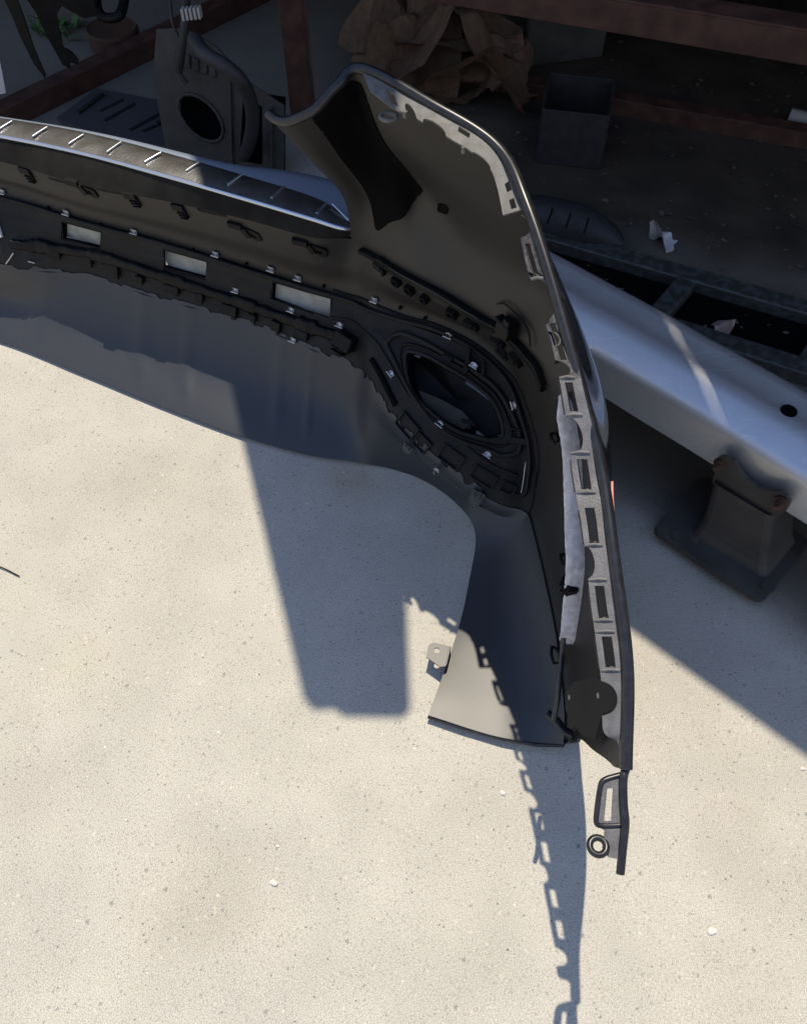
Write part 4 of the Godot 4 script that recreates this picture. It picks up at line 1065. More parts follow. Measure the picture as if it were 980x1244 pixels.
func bumper_rail(t: Node3D) -> void:
	# long black clip rail under the tail lamp
	var p := []
	var line: Array = spl2([Vector2(6.378, 4.8235), Vector2(7.5117, 4.9054), Vector2(8.7545, 5.0121), Vector2(9.6031, 5.0496), Vector2(10.4594, 5.012), Vector2(11.0731, 5.0234), Vector2(11.7423, 4.9611), Vector2(12.065, 4.9582), Vector2(12.2335, 4.7842)], 90)
	for i in 91:
		var q: Vector2 = line[i]
		var w := 0.0075 if i > 8 else 0.004
		var x := fr(q, 0.0)
		for e in [Vector3(0, -w, 0.001), Vector3(0, -w, 0.009), Vector3(0, -w * 0.55, 0.0125), Vector3(0, w * 0.35, 0.010), Vector3(0, w * 0.7, 0.013), Vector3(0, w, 0.010), Vector3(0, w, 0.001)]:
			p.append(x * e)
	var f := PackedByteArray(); f.resize(90 * 6); f.fill(1)
	var rail := put("clip_rail", grid_mesh(p, 91, 7, f, 0.0015), M.black, t)
	var st := ST()
	ridge(st, [Vector2(7.8692, 5.0452), Vector2(8.755, 5.0696), Vector2(9.6015, 5.0935), Vector2(10.4047, 5.1029)], 0.0012, 0.0145, 40)
	put("rail_edge", done(st), M.edge, rail)
	# square eyes and hooks below the rail
	for b in [[Vector2(7.9757, 4.5684), 0.014], [Vector2(8.4587, 4.654), 0.015], [Vector2(8.9315, 4.7175), 0.012], [Vector2(9.6002, 4.7151), 0.016]]:
		st = ST()
		var x := fr(b[0], 0.006, 0)
		var w: float = b[1]
		for e in [[Vector3(0, w * 0.5, 0), Vector3(w, 0.003, 0.012)], [Vector3(0, -w * 0.5, 0), Vector3(w, 0.003, 0.012)], [Vector3(-w * 0.5, 0, 0), Vector3(0.003, w, 0.012)], [Vector3(w * 0.5, 0, 0), Vector3(0.003, w, 0.012)]]:
			cbox(st, x * Transform3D(Basis(), e[0]), e[1], 0.0006)
		put("eye", done(st), M.black, rail)
	for b in [Vector2(7.2469, 4.6771), Vector2(10.0378, 4.7107), Vector2(10.7379, 4.484), Vector2(10.753, 3.7678), Vector2(11.3336, 4.4613)]:
		st = ST()
		var x := fr(b, 0.006, 0)
		cbox(st, x, Vector3(0.02, 0.012, 0.014), 0.001)
		cbox(st, x * Transform3D(Basis(), Vector3(0.012, -0.006, 0)), Vector3(0.006, 0.016, 0.01), 0.001)
		put("hook", done(st), M.black, rail)
	# clip block and thin cable at the end of the rail
	st = ST()
	var c := fr(Vector2(11.2509, 5.22), 0.014, -15)
	cbox(st, c, Vector3(0.03, 0.026, 0.024), 0.002)
	cbox(st, c * Transform3D(Basis(Vector3(0, 0, 1), 0.5), Vector3(-0.006, -0.016, 0)), Vector3(0.03, 0.008, 0.02), 0.001)
	cbox(st, c * Transform3D(Basis(), Vector3(0.004, 0.016, 0.002)), Vector3(0.014, 0.012, 0.016), 0.001)
	cbox(st, c * Transform3D(Basis(), Vector3(-0.02, 0.004, -0.002)), Vector3(0.012, 0.006, 0.016), 0.001)
	put("clip_block", done(st), M.black, t)
	st = ST()
	ridge(st, [Vector2(10.7735, 5.4256), Vector2(10.9562, 5.4887), Vector2(11.2328, 5.4608), Vector2(11.5404, 5.3873), Vector2(11.7202, 5.3146), Vector2(11.8494, 5.1741)], 0.0016, 0.006, 40)
	put("thin_cable", done(st), M.black, t)

func clip_mesh() -> ArrayMesh:
	# sprung steel U clip: base tab, bent lip, wire loop
	var st := ST()
	cbox(st, Transform3D(Basis(), Vector3(0, -0.0035, 0.003)), Vector3(0.017, 0.0022, 0.007), 0.0005)
	cbox(st, Transform3D(Basis(), Vector3(0, 0, 0.0008)), Vector3(0.013, 0.008, 0.0014), 0.0004)
	tube(st, [Vector3(-0.004, -0.002, 0.002), Vector3(-0.004, 0.004, 0.004), Vector3(0.0, 0.0055, 0.0048), Vector3(0.004, 0.004, 0.004), Vector3(0.004, -0.002, 0.002)], 0.0009, 5)
	return done(st)

func bumper_clips(t: Node3D) -> void:
	var me := clip_mesh()
	var first: MeshInstance3D = null
	for b in [[Vector2(1.0336, 3.0848), 0, .003], [Vector2(1.8148, 3.0405), 0, .003], [Vector2(2.6393, 3.027), 0, .003], [Vector2(3.6166, 3.0613), 0, .003], [Vector2(4.3405, 3.1371), 0, .003], [Vector2(4.7528, 3.1299), 0, .003], [Vector2(3.8792, 2.4393), 0, .009], [Vector2(4.7325, 2.4282), 0, .009], [Vector2(5.6365, 2.4749), 0, .011], [Vector2(4.8393, 1.9453), 0, .014], [Vector2(7.0385, 3.2094), 0, .003], [Vector2(9.2258, 2.9818), 0, .009], [Vector2(7.7291, 2.3465), -6, .011], [Vector2(9.2804, 2.2711), 0, .010], [Vector2(10.4636, 2.2956), 0, .010], [Vector2(11.2426, 2.8941), -6, .010], [Vector2(9.8724, 2.8096), 0, .022]]:
		var o: MeshInstance3D
		if first == null:
			o = put("spring_clip", me, M.metal, t); first = o
		else:
			o = first.duplicate(); o.name = "spring_clip"; t.add_child(o, true)
		var x := fr(b[0], b[2], b[1])
		x.origin -= t.position
		o.transform = x
	# bright torn edge at the insert's right foot
	var st := ST()
	ridge(st, [Vector2(12.0456, 2.7643), Vector2(11.9344, 2.549), Vector2(11.7642, 2.3495), Vector2(11.6757, 2.1773)], 0.0012, 0.012, 14)
	put("scraped_edge", done(st), M.metal, t)
	# sun glint at the left tail pipe opening, painted as a white strip
	for b in [[Vector2(0.9835, 2.629), Vector2(1.0504, 2.3632)]]:
		st = ST()
		ridge(st, [b[0], (b[0] + b[1]) * 0.5, b[1]], 0.006, 0.012, 10)
		put("pale_patch", done(st), M.white, t)
	for b in [[Vector2(1.102, 1.9972), Vector2(1.1835, 2.1797)], [Vector2(1.3469, 2.0804), Vector2(1.4282, 2.0586)]]:
		st = ST()
		ridge(st, [b[0], (b[0] + b[1]) * 0.5, b[1]], 0.0016, 0.014, 6)
		put("scraped_edge", done(st), M.metal, t)
	# dark push pins in the groove
	for b in [Vector2(2.2394, 2.9667), Vector2(3.3526, 2.9676), Vector2(4, 3.0226), Vector2(5.2255, 3.0916), Vector2(7.88, 3.2183), Vector2(8.6012, 3.1311), Vector2(1.5797, 2.9937)]:
		st = ST()
		var x := fr(b, 0.003)
		prism(st, x, circle2(Vector2.ZERO, 0.0035, 10), 0.004)
		put("push_pin", done(st), M.pocket, t)

func bumper_wing(t: Node3D) -> void:
	# fuzzy foam pad under the side flange
	var mid := []
	for q in [Vector2(12.5281, 5.1959), Vector2(12.769, 4.8181), Vector2(12.9855, 4.4576), Vector2(13.2964, 4.0548), Vector2(13.5486, 3.7919), Vector2(13.8015, 3.5548), Vector2(14.0179, 3.159), Vector2(14.2431, 2.7205), Vector2(14.3484, 2.4301)]: mid.append(on(q, 0.009))
	var p := []
	var fz := noise(81, 14.0, 3)
	var n := 120; var nc := 12
	for i in n + 1:
		var x := 8.0 * i / n
		var c := cr_line(mid, x); var d := (cr_line(mid, minf(x + 0.1, 8)) - cr_line(mid, maxf(x - 0.1, 0))).normalized()
		var sd := d.cross(Vector3.UP).normalized()
		var w := 0.0150 * (1.0 - 0.25 * smoothstep(5.5, 8.0, x)) * (0.45 + 0.55 * smoothstep(0.0, 0.6, x)) * (1.0 - smoothstep(7.8, 8.0, x) * 0.5)
		for j in nc + 1:
			var g := TAU * j / nc
			var rr := 1.0 + 0.05 * fz.get_noise_2d(x * 0.35, g * 0.02 if j < nc else 0.0)
			p.append(c + sd * cos(g) * w * rr * 1.15 + Vector3.UP * sin(g) * w * 0.8 * rr)
	var f := PackedByteArray(); f.resize(n * nc); f.fill(1)
	put("foam_pad", grid_mesh(p, n + 1, nc + 1, f, 0.001, true), M.foam, t)
	# black clamp round the pad
	var st := ST()
	var ct := fr(Vector2(13.8926, 3.2802), 0.016)
	cbox(st, ct, Vector3(0.030, 0.030, 0.018), 0.002)
	for k in 3: cbox(st, ct * Transform3D(Basis(), Vector3(-0.010 + 0.010 * k, 0.0, 0.010)), Vector3(0.004, 0.027, 0.006), 0.0006)
	cbox(st, ct * Transform3D(Basis(), Vector3(0.0, -0.018, 0.0)), Vector3(0.016, 0.010, 0.012), 0.001)
	put("clamp", done(st), M.black, t)
	# small eyelets on the wall
	for b in [[Vector2(12.5398, 4.1388), 0.008], [Vector2(13.5429, 3.076), 0.007], [Vector2(14.4216, 1.9201), 0.011]]:
		st = ST()
		var ef := fr(b[0], 0.004); var w: float = b[1]
		var pl := []
		for q in [Vector3(-1.3, -0.6, 0), Vector3(-1.3, -0.5, 0.8), Vector3(0, -0.5, 1.1), Vector3(1.3, -0.5, 0.8), Vector3(1.3, 0.3, 0.2), Vector3(0, 0.4, 0)]: pl.append(ef * (q * w))
		tube(st, pl, 0.0028, 6, true)
		put("eyelet", done(st), M.black, t)
	# vertical lip along the inside of the wheel arch end
	st = ST()
	tube(st, [Vector3(0.2053, 0.36, -0.4956), Vector3(0.2009, 0.345, -0.4624), Vector3(0.1968, 0.32, -0.4283), Vector3(0.1925, 0.3, -0.4086)], 0.0035, 6)
	put("arch_rib", done(st), M.edge, t)
	# dark mounting plate with two holes
	st = ST()
	var c := Vector3(0.2347, 0.33, -0.4175)
	var px := (Vector3(0.2429, 0.437, -0.3816) - Vector3(0.2231, 0.236, -0.4632)).normalized()
	var pz := px.cross(Vector3(0, 0, -1)).normalized()
	var pf := Transform3D(Basis(px, pz.cross(px), pz), c)
	var ol := PackedVector2Array()
	for q in [Vector3(0.2242, 0.236, -0.4729), Vector3(0.2325, 0.28, -0.4695), Vector3(0.2391, 0.33, -0.4521), Vector3(0.2428, 0.368, -0.4385), Vector3(0.2445, 0.409, -0.4139), Vector3(0.244, 0.437, -0.3895), Vector3(0.2426, 0.44, -0.3774), Vector3(0.2402, 0.418, -0.3755), Vector3(0.2373, 0.377, -0.3869), Vector3(0.2339, 0.359, -0.3805), Vector3(0.2296, 0.337, -0.3701), Vector3(0.2253, 0.293, -0.3905), Vector3(0.2221, 0.255, -0.4204), Vector3(0.2205, 0.23, -0.4513)]:
		var l = pf.affine_inverse() * q
		ol.append(Vector2(l.x, l.y))
	var holes := []
	for q in [Vector3(0.2264, 0.255, -0.4588), Vector3(0.2398, 0.371, -0.4124)]:
		var l = pf.affine_inverse() * q
		holes.append(circle2(Vector2(l.x, l.y), 0.0045, 8))
	prism(st, pf, ol, 0.003, holes)
	put("mounting_plate", done(st), M.matt, t)
	for h in holes:
		st = ST()
		var hm := Vector2.ZERO
		for q in h: hm += q / 8.0
		prism(st, pf * Transform3D(Basis(), Vector3(hm.x, hm.y, 0.001)), circle2(Vector2.ZERO, 0.0036, 8), 0.003)  # sunlight through the hole painted as a pale disc
		put("hole_light", done(st), M.backing, t)
	# tabs at the foot of the wheel arch
	st = ST()
	tube(st, [Vector3(0.222, 0.09, -0.5023), Vector3(0.2359, 0.09, -0.489), Vector3(0.2478, 0.085, -0.4751), Vector3(0.2584, 0.08, -0.4718)], 0.0045, 6, false, 1.6)
	tube(st, [Vector3(0.2488, 0.08, -0.477), Vector3(0.2613, 0.05, -0.4776), Vector3(0.2546, 0.025, -0.476), Vector3(0.244, 0.03, -0.4822)], 0.004, 6)
	put("arch_tab", done(st), M.edge, t)
	st = ST()
	tube(st, [Vector3(0.0405, 0.012, -0.5277), Vector3(0.0938, 0.014, -0.5087), Vector3(0.1592, 0.016, -0.4887), Vector3(0.2111, 0.018, -0.4785), Vector3(0.2554, 0.02, -0.4764)], 0.0042, 6)
	put("end_bead", done(st), M.edge, t)
	# lug with a hole on the apron's inner edge
	st = ST()
	var lc := Vector3(0.0571, 0.03, -0.6284)
	prism(st, Transform3D(Basis(Vector3(0.97, 0, 0.24), Vector3(0.24, 0, -0.97), Vector3.UP) , Vector3(lc.x, 0.034, lc.z)), PackedVector2Array([Vector2(-0.018, 0.012), Vector2(-0.012, 0.019), Vector2(0.018, 0.019), Vector2(0.018, -0.019), Vector2(0.010, -0.022), Vector2(-0.017, -0.010)]), 0.003, [circle2(Vector2(-0.002, 0.006), 0.0052, 12)])
	cbox(st, Transform3D(Basis(Vector3(0.97, 0, 0.24), Vector3.UP, Vector3(-0.24, 0, 0.97)), Vector3(lc.x, 0.022, lc.z) + Vector3(0.018, 0, 0.004)), Vector3(0.003, 0.028, 0.036), 0.0008)
	put("lug", done(st), M.valance, t)
	# forward arm: blade, frame, ring
	st = ST()
	var blade: Array = [Vector3(0.2328, 0.474, -0.2936), Vector3(0.2269, 0.472, -0.2797), Vector3(0.2257, 0.462, -0.2574), Vector3(0.2261, 0.455, -0.2388), Vector3(0.2233, 0.442, -0.2177), Vector3(0.2199, 0.43, -0.195)]
	tube(st, spl3(blade, 30), 0.0036, 8, false, 1.25)
	var arm := put("flange_arm", done(st), M.edge, t)
	st = ST()
	var rc := Vector3(0.1983, 0.442, -0.2194)
	var ring := []
	for k in 20: ring.append(rc + Vector3(cos(TAU * k / 20) * 0.0085, 0, sin(TAU * k / 20) * 0.0085))
	tube(st, ring, 0.0036, 8, true)
	put("ring", done(st), M.edge, arm)
	st = ST()
	var ax := [Vector3(0.2249, 0.4588, -0.2584), Vector3(0.2079, 0.4588, -0.2584)]
	var ay := [Vector3(0.2278, 0.4687, -0.2807), Vector3(0.2204, 0.434, -0.2036)]
	var vx: Vector3 = (ax[0] - ax[1]).normalized()
	var vn: Vector3 = vx.cross(ay[0] - ay[1]).normalized()
	var af := Transform3D(Basis(vx, vn.cross(vx), vn), ax[1])
	var ao := PackedVector2Array(); var aw := PackedVector2Array(); var arim := []
	for q in [Vector3(0.2281, 0.471, -0.286), Vector3(0.2151, 0.4697, -0.283), Vector3(0.2073, 0.4687, -0.2807), Vector3(0.2028, 0.4667, -0.2762), Vector3(0.1996, 0.4604, -0.2621), Vector3(0.1962, 0.4525, -0.2444), Vector3(0.1976, 0.4495, -0.2378), Vector3(0.2058, 0.4475, -0.2334), Vector3(0.2047, 0.4446, -0.2268), Vector3(0.2026, 0.4406, -0.2181), Vector3(0.2081, 0.4369, -0.2101), Vector3(0.2206, 0.436, -0.208), Vector3(0.2236, 0.4406, -0.2181), Vector3(0.2273, 0.4505, -0.24), Vector3(0.2266, 0.4588, -0.2584)]:
		var l := af.affine_inverse() * (q as Vector3)
		ao.append(Vector2(l.x, l.y))
	for q in [Vector3(0.2102, 0.4644, -0.271), Vector3(0.2162, 0.4647, -0.2717), Vector3(0.2146, 0.4584, -0.2576), Vector3(0.213, 0.4515, -0.2422), Vector3(0.2054, 0.4512, -0.2414), Vector3(0.2078, 0.4578, -0.2562)]:
		var l := af.affine_inverse() * (q as Vector3)
		aw.append(Vector2(l.x, l.y)); arim.append(q)
	prism(st, af, ao, 0.002, [aw])
	put("frame_plate", done(st), M.flange2, arm)
	st = ST()
	tube(st, spl3([Vector3(0.2262, 0.47, -0.2837), Vector3(0.2133, 0.4687, -0.2807), Vector3(0.2063, 0.4674, -0.2777), Vector3(0.2035, 0.4651, -0.2725), Vector3(0.2003, 0.4588, -0.2584), Vector3(0.1978, 0.4518, -0.2429), Vector3(0.2002, 0.4498, -0.2385), Vector3(0.2111, 0.4495, -0.2378), Vector3(0.223, 0.4498, -0.2385)], 40), 0.0026, 6, false, 1.2)
	put("frame_rim", done(st), M.edge, arm)
	# red reflector on the outside of the wing
	var keep := func(s: float, tt: float) -> bool: return true
	var off := func(s: float, tt: float) -> float: return -0.0042
	put("reflector", skin(13.75, 14.85, 4.9, 6.3, 0.05, 0.08, off, keep, 0.0018), M.red, t)

func crumple(seed_: int, c: Vector3, size: Vector3, rough_: float, n := 22) -> ArrayMesh:
	# a ball of sheet with sharp creases: flat facets between random fold planes
	var st := ST()
	var r2 := RandomNumberGenerator.new(); r2.seed = seed_
	var folds := []
	for k in 46: folds.append([Vector3(r2.randfn(), r2.randfn(), r2.randfn()).normalized(), r2.randf_range(0.35, 0.95), r2.randf_range(0.25, 1.0) * (1.0 if k % 2 == 0 else -1.0)])
	var p := []
	for i in n + 1:
		for j in n * 2 + 1:
			var th := PI * i / n; var ph := TAU * (j % (n * 2)) / (n * 2)
			var d := Vector3(sin(th) * cos(ph), cos(th), sin(th) * sin(ph))
			var r := 1.0
			for f in folds:
				var e: float = d.dot(f[0]) - f[1]
				if e > 0.0: r += rough_ * f[2] * e * 1.5
				r += rough_ * 0.06 * absf(sin(d.dot(f[0]) * 9.0 * f[1] + f[2] * 5.0)) * f[2]
			p.append(c + d * clampf(r, 0.45, 1.6) * size * 0.5)
	var m := n * 2 + 1
	for i in n:
		for j in n * 2:
			var a := i * m + j
			tri(st, p[a], p[a + 1], p[a + m + 1]); tri(st, p[a], p[a + m + 1], p[a + m])
	return done(st)

# stiff paper, folded along random straight creases
func folded_sheet(seed_: int, c: Vector3, w: float, d: float) -> ArrayMesh:
	var r2 := RandomNumberGenerator.new(); r2.seed = seed_
	var folds := []
	for k in 9:
		var an := r2.randf() * TAU
		folds.append([Vector2(cos(an), sin(an)), r2.randf_range(-0.4, 0.4), r2.randf_range(0.25, 0.9) * (1.0 if k % 2 == 0 else -1.0)])
	var tilt := Vector2(r2.randf_range(-0.3, 0.3), r2.randf_range(0.1, 0.7)); var spin := r2.randf() * TAU
	var n := 22
	var p := []
	for i in n + 1:
		for j in n + 1:
			var q := Vector2(float(i) / n - 0.5, float(j) / n - 0.5)
			q *= 1.0 + 0.18 * sin(q.angle() * 3.0 + seed_) + 0.08 * sin(q.angle() * 7.0)
			var h := q.dot(tilt)
			var sh := Vector2.ZERO
			for f in folds:
				var e: float = absf(q.dot(f[0]) - f[1])
				h += f[2] * (0.22 - e); sh -= f[0] * f[2] * e * 0.12
			h += r2.randf_range(-0.004, 0.004)
			var o := Vector2((q.x + sh.x) * w, (q.y + sh.y) * d).rotated(spin)
			p.append(c + Vector3(o.x, clampf(h * minf(w, d), -c.y * 0.8, 0.16), o.y))
	var st := ST()
	for i in n:
		for j in n:
			var a := i * (n + 1) + j
			tri(st, p[a], p[a + n + 1], p[a + n + 2]); tri(st, p[a], p[a + n + 2], p[a + 1])
	return done(st)

func make_clutter() -> void:
	var st := ST()
	# moulded interior trim panel with oval opening, leaning upright behind the step
	var tp := thing("interior_trim_panel", "dusty moulded car trim panel with a dark oval opening, leaning behind the bumper step", "trim panel", Vector3(-0.5102, 0, -2.0744))
	var bl := Vector3(-0.6277, 0, -2.0744); var rt := Vector3(-0.3148, 0, -1.9895)
	var xd := (rt - bl).normalized(); var up := Vector3(0, 0.94, 0) + xd.cross(Vector3.UP) * -0.34
	up = up.normalized()
	var tb := Basis(xd, up, xd.cross(up))
	var wdt := (rt - bl).length()
	var o := PackedVector2Array([Vector2(0, 0), Vector2(wdt, 0), Vector2(wdt, 0.20), Vector2(wdt * 0.72, 0.24), Vector2(wdt * 0.45, 0.31), Vector2(wdt * 0.2, 0.34), Vector2(-0.01, 0.33), Vector2(-0.03, 0.22)])
	var oval := PackedVector2Array()
	for k in 16: oval.append(Vector2(wdt * 0.3, 0.14) + Vector2(cos(TAU * k / 16) * 0.062, sin(TAU * k / 16) * 0.05 - cos(TAU * k / 16) * 0.02))
	var slot := PackedVector2Array([Vector2(wdt * 0.62, 0.05), Vector2(wdt * 0.82, 0.05), Vector2(wdt * 0.82, 0.19), Vector2(wdt * 0.66, 0.20)])
	prism(st, Transform3D(tb, bl), o, 0.006, [oval, slot])
	put("panel", done(st), M.trimpanel, tp)
	st = ST()
	var ov3 := []
	for q in oval: ov3.append(bl + tb * Vector3(q.x, q.y, 0.004))
	tube(st, ov3, 0.005, 6, true)
	put("oval_rim", done(st), M.trimpanel, tp)
	st = ST()
	cbox(st, Transform3D(tb, bl + tb * Vector3(wdt * 0.5, 0.11, -0.05)), Vector3(wdt * 0.9, 0.2, 0.004), 0.001)
	put("opening_shade", done(st), M.pocket, tp)  # near-black plate painting in the shade behind the panel openings
	st = ST()
	for k in 5: cbox(st, Transform3D(tb, bl + tb * Vector3(wdt * (0.14 + 0.07 * k), 0.272 - 0.004 * k, 0.006)), Vector3(0.018, 0.03, 0.006), 0.002)
	cbox(st, Transform3D(tb, bl + tb * Vector3(wdt * 0.56, 0.13, 0.005)), Vector3(0.008, 0.25, 0.012), 0.002)
	cbox(st, Transform3D(tb, bl + tb * Vector3(wdt * 0.9, 0.1, 0.005)), Vector3(0.008, 0.19, 0.012), 0.002)
	put("ribs", done(st), M.trimpanel, tp)
	# thick rubber hose bent in front of it
	st = ST()
	tube(st, spl3([Vector3(-0.4653, 0.4, -1.9488), Vector3(-0.4311, 0.4, -1.8843), Vector3(-0.3858, 0.38, -1.8676), Vector3(-0.3562, 0.34, -1.8704), Vector3(-0.3546, 0.26, -1.9207), Vector3(-0.3733, 0.17, -1.9753), Vector3(-0.4052, 0.08, -2.0349), Vector3(-0.4391, 0.02, -2.0623)], 60), 0.017, 10)
	tag(put("rubber_hose", done(st), M.rubber), "thick black rubber hose arching down in front of the trim panel", "hose")
	# hanging wiring with white connector
	var wr := thing("wiring_loom", "taped grey wiring loom with a white ribbed connector hanging at upper left", "wire", Vector3(-0.5355, 0.3, -2.1061))
	st = ST()
	tube(st, spl3([Vector3(-0.3994, 0.82, -1.9939), Vector3(-0.4665, 0.54, -2.044), Vector3(-0.5, 0.42, -2.0893), Vector3(-0.5152, 0.36, -2.0812), Vector3(-0.5366, 0.3, -2.0866), Vector3(-0.5557, 0.25, -2.1022)], 40), 0.011, 8)
	tube(st, spl3([Vector3(-0.5557, 0.25, -2.1022), Vector3(-0.5504, 0.235, -2.0995), Vector3(-0.5408, 0.22, -2.0965)], 8), 0.007, 8)
	put("loom", done(st), M.rubber, wr)
	st = ST()
	tube(st, spl3([Vector3(-0.4299, 0.82, -1.9939), Vector3(-0.5038, 0.54, -2.044), Vector3(-0.536, 0.42, -2.0893), Vector3(-0.5411, 0.37, -2.0875), Vector3(-0.5304, 0.335, -2.0822)], 30), 0.004, 6)
	put("thin_wire", done(st), M.rubber, wr)
	for k in 5:
		st = ST()
		var q := Vector3(-0.5063, 0.4, -2.078)
		cbox(st, Transform3D(Basis(Vector3.UP, -0.2), q + Vector3(0.0095 * k, 0.001 * k, 0.012)), Vector3(0.006, 0.026, 0.016), 0.001)
		put("connector_rib", done(st), M.greypl, wr)
	# ribbed black tray on the floor
	var tr := thing("ribbed_tray", "flat black plastic undertray with slots on the shaded floor beyond the step", "tray", Vector3(-0.8228, 0, -2.3143))
	st = ST()
	var q0: Array = [Vector3(-0.9777, 0.012, -2.2895), Vector3(-0.8982, 0.012, -2.446), Vector3(-0.6518, 0.012, -2.3663), Vector3(-0.3568, 0.012, -2.1128), Vector3(-0.6405, 0.012, -2.0748)]
	var oc := PackedVector2Array()
	for q in q0: oc.append(Vector2(q.x, -q.z))
	var slots := []
	for e in [[Vector3(-0.8612, 0.012, -2.3233), Vector3(-0.8029, 0.012, -2.3882)], [Vector3(-0.8393, 0.012, -2.2728), Vector3(-0.7656, 0.012, -2.3663)], [Vector3(-0.7591, 0.012, -2.2276), Vector3(-0.6758, 0.012, -2.3233)], [Vector3(-0.721, 0.012, -2.2195), Vector3(-0.6397, 0.012, -2.3021)]]:
		var a := Vector2(e[0].x, -e[0].z); var b := Vector2(e[1].x, -e[1].z)
		var nn := (b - a).orthogonal().normalized() * 0.008
		slots.append(PackedVector2Array([a + nn, b + nn, b - nn, a - nn]))
	prism(st, Transform3D(Basis(Vector3(1, 0, 0), Vector3(0, 0, -1), Vector3(0, 1, 0)), Vector3(0, 0.014, 0)), oc, 0.010, slots)
	put("tray", done(st), mat(lin(0.05, 0.052, 0.058), 0.6), tr)
	for e in [[Vector3(-0.9195, 0.024, -2.3067), Vector3(-0.8698, 0.024, -2.4063)], [Vector3(-0.6893, 0.024, -2.2524), Vector3(-0.6264, 0.024, -2.3237)], [Vector3(-0.6196, 0.024, -2.1716), Vector3(-0.5744, 0.024, -2.2524)]]:
		st = ST(); tube(st, [e[0], e[1]], 0.006, 6); put("tray_rib", done(st), M.rubber, tr)
	# torn wheel arch liner hanging at far left
	var ln := thing("torn_wheel_liner", "torn black plastic wheel arch liner hanging in two flaps at upper left corner", "wheel liner", Vector3(-1.1436, 0, -2.6578))
	var tfm := Transform3D(Basis(), Vector3(-0.9393, 0.34, -2.2261))
	st = ST()
	prism(st, tfm, PackedVector2Array([Vector2(-0.049, 0.108), Vector2(-0.032, -0.014), Vector2(-0.030, -0.068), Vector2(-0.020, -0.135), Vector2(-0.004, -0.173), Vector2(0.000, -0.167), Vector2(-0.006, -0.095), Vector2(-0.004, -0.027), Vector2(-0.008, 0.108)]), 0.006)
	put("flap", done(st), M.black, ln)
	st = ST()
	prism(st, Transform3D(Basis(Vector3.UP, 0.1), tfm.origin + Vector3(0.0, 0, -0.03)), PackedVector2Array([Vector2(-0.004, 0.108), Vector2(0.004, 0.014), Vector2(0.016, -0.022), Vector2(0.024, -0.081), Vector2(0.041, -0.157), Vector2(0.057, -0.167), Vector2(0.061, -0.151), Vector2(0.081, -0.157), Vector2(0.085, -0.146), Vector2(0.073, -0.124), Vector2(0.057, -0.113), Vector2(0.059, -0.081), Vector2(0.065, -0.032), Vector2(0.085, -0.011), Vector2(0.130, -0.043), Vector2(0.166, -0.038), Vector2(0.171, 0.108)]), 0.006)
	put("flap", done(st), M.black, ln)
	st = ST()
	tube(st, spl3([Vector3(-0.8053, 0.3, -2.3861), Vector3(-0.7932, 0.28, -2.3405), Vector3(-0.7719, 0.27, -2.3268), Vector3(-0.7341, 0.28, -2.3228), Vector3(-0.7261, 0.3, -2.3769)], 20), 0.013, 8)
	put("handle", done(st), M.black, ln)
	# white board at the very edge
	st = ST()
	prism(st, Transform3D(Basis(Vector3.UP, 0.2), Vector3(-1.1199, 0.3, -2.2708)), PackedVector2Array([Vector2(-0.2, 0.25), Vector2(0.04, 0.25), Vector2(0.045, 0.0), Vector2(0.05, -0.12), Vector2(0.035, -0.2), Vector2(-0.2, -0.22)]), 0.012)
	tag(put("white_board", done(st), M.white), "pale board standing at the upper left edge beside the torn liner", "board")
	# rusty tin
	st = ST()
	var tc := Vector3(-0.8915, 0, -2.7079)
	var pr := [Vector2(0.0, 0.0), Vector2(0.066, 0.0), Vector2(0.078, 0.012), Vector2(0.078, 0.06), Vector2(0.074, 0.068), Vector2(0.068, 0.064), Vector2(0.0, 0.058)]
	for i in pr.size() - 1:
		for k in 24:
			var a := TAU * k / 24; var b := TAU * (k + 1) / 24
			var c0: Vector2 = pr[i]; var c1: Vector2 = pr[i + 1]
			quad(st, tc + Vector3(c0.x * cos(a), c0.y, c0.x * sin(a)), tc + Vector3(c1.x * cos(a), c1.y, c1.x * sin(a)), tc + Vector3(c1.x * cos(b), c1.y, c1.x * sin(b)), tc + Vector3(c0.x * cos(b), c0.y, c0.x * sin(b)))
	tag(put("rusty_drum", done(st), mat(lin(0.06, 0.03, 0.018), 0.85)), "low rust brown drum standing beyond the floor rail at upper left", "drum")
	# weeds at the wall
	var wd := thing("weed", "small green weed growing beyond the torn liner at upper left", "weed", Vector3(-1.1028, 0, -2.8326))
	for k in 46:
		st = ST()
		var c := Vector3(-1.1136, 0, -2.8114) + Vector3(rng.randf_range(-0.07, 0.07), 0.0, rng.randf_range(-0.05, 0.05))
		var h := rng.randf_range(0.02, 0.06); var w := rng.randf_range(0.005, 0.011)
		var ang := rng.randf() * TAU; var d := Vector3(cos(ang), 0, sin(ang)); var s := Vector3(-d.z, 0, d.x)
		var m0 := c + Vector3.UP * h * 0.6 + d * 0.02; var tip := c + Vector3.UP * h + d * 0.06
		tri(st, c, m0 - s * w, m0 + s * w); tri(st, m0 - s * w, tip, m0 + s * w)
		put("leaf", done(st), M.leaf if M.has("leaf") else leaf_mat(), wd)
	# crumpled brown sheets of packing paper on the rack floor
	var pp := thing("packing_paper", "crumpled brown packing paper heaped in the dark behind the bumper corner", "paper", Vector3(0.1017, 0, -2.6578))
	put("crumpled_sheet", crumple(101, Vector3(0.0976, 0.06, -2.5587), Vector3(0.36, 0.14, 0.26), 0.8, 30), M.paper, pp)
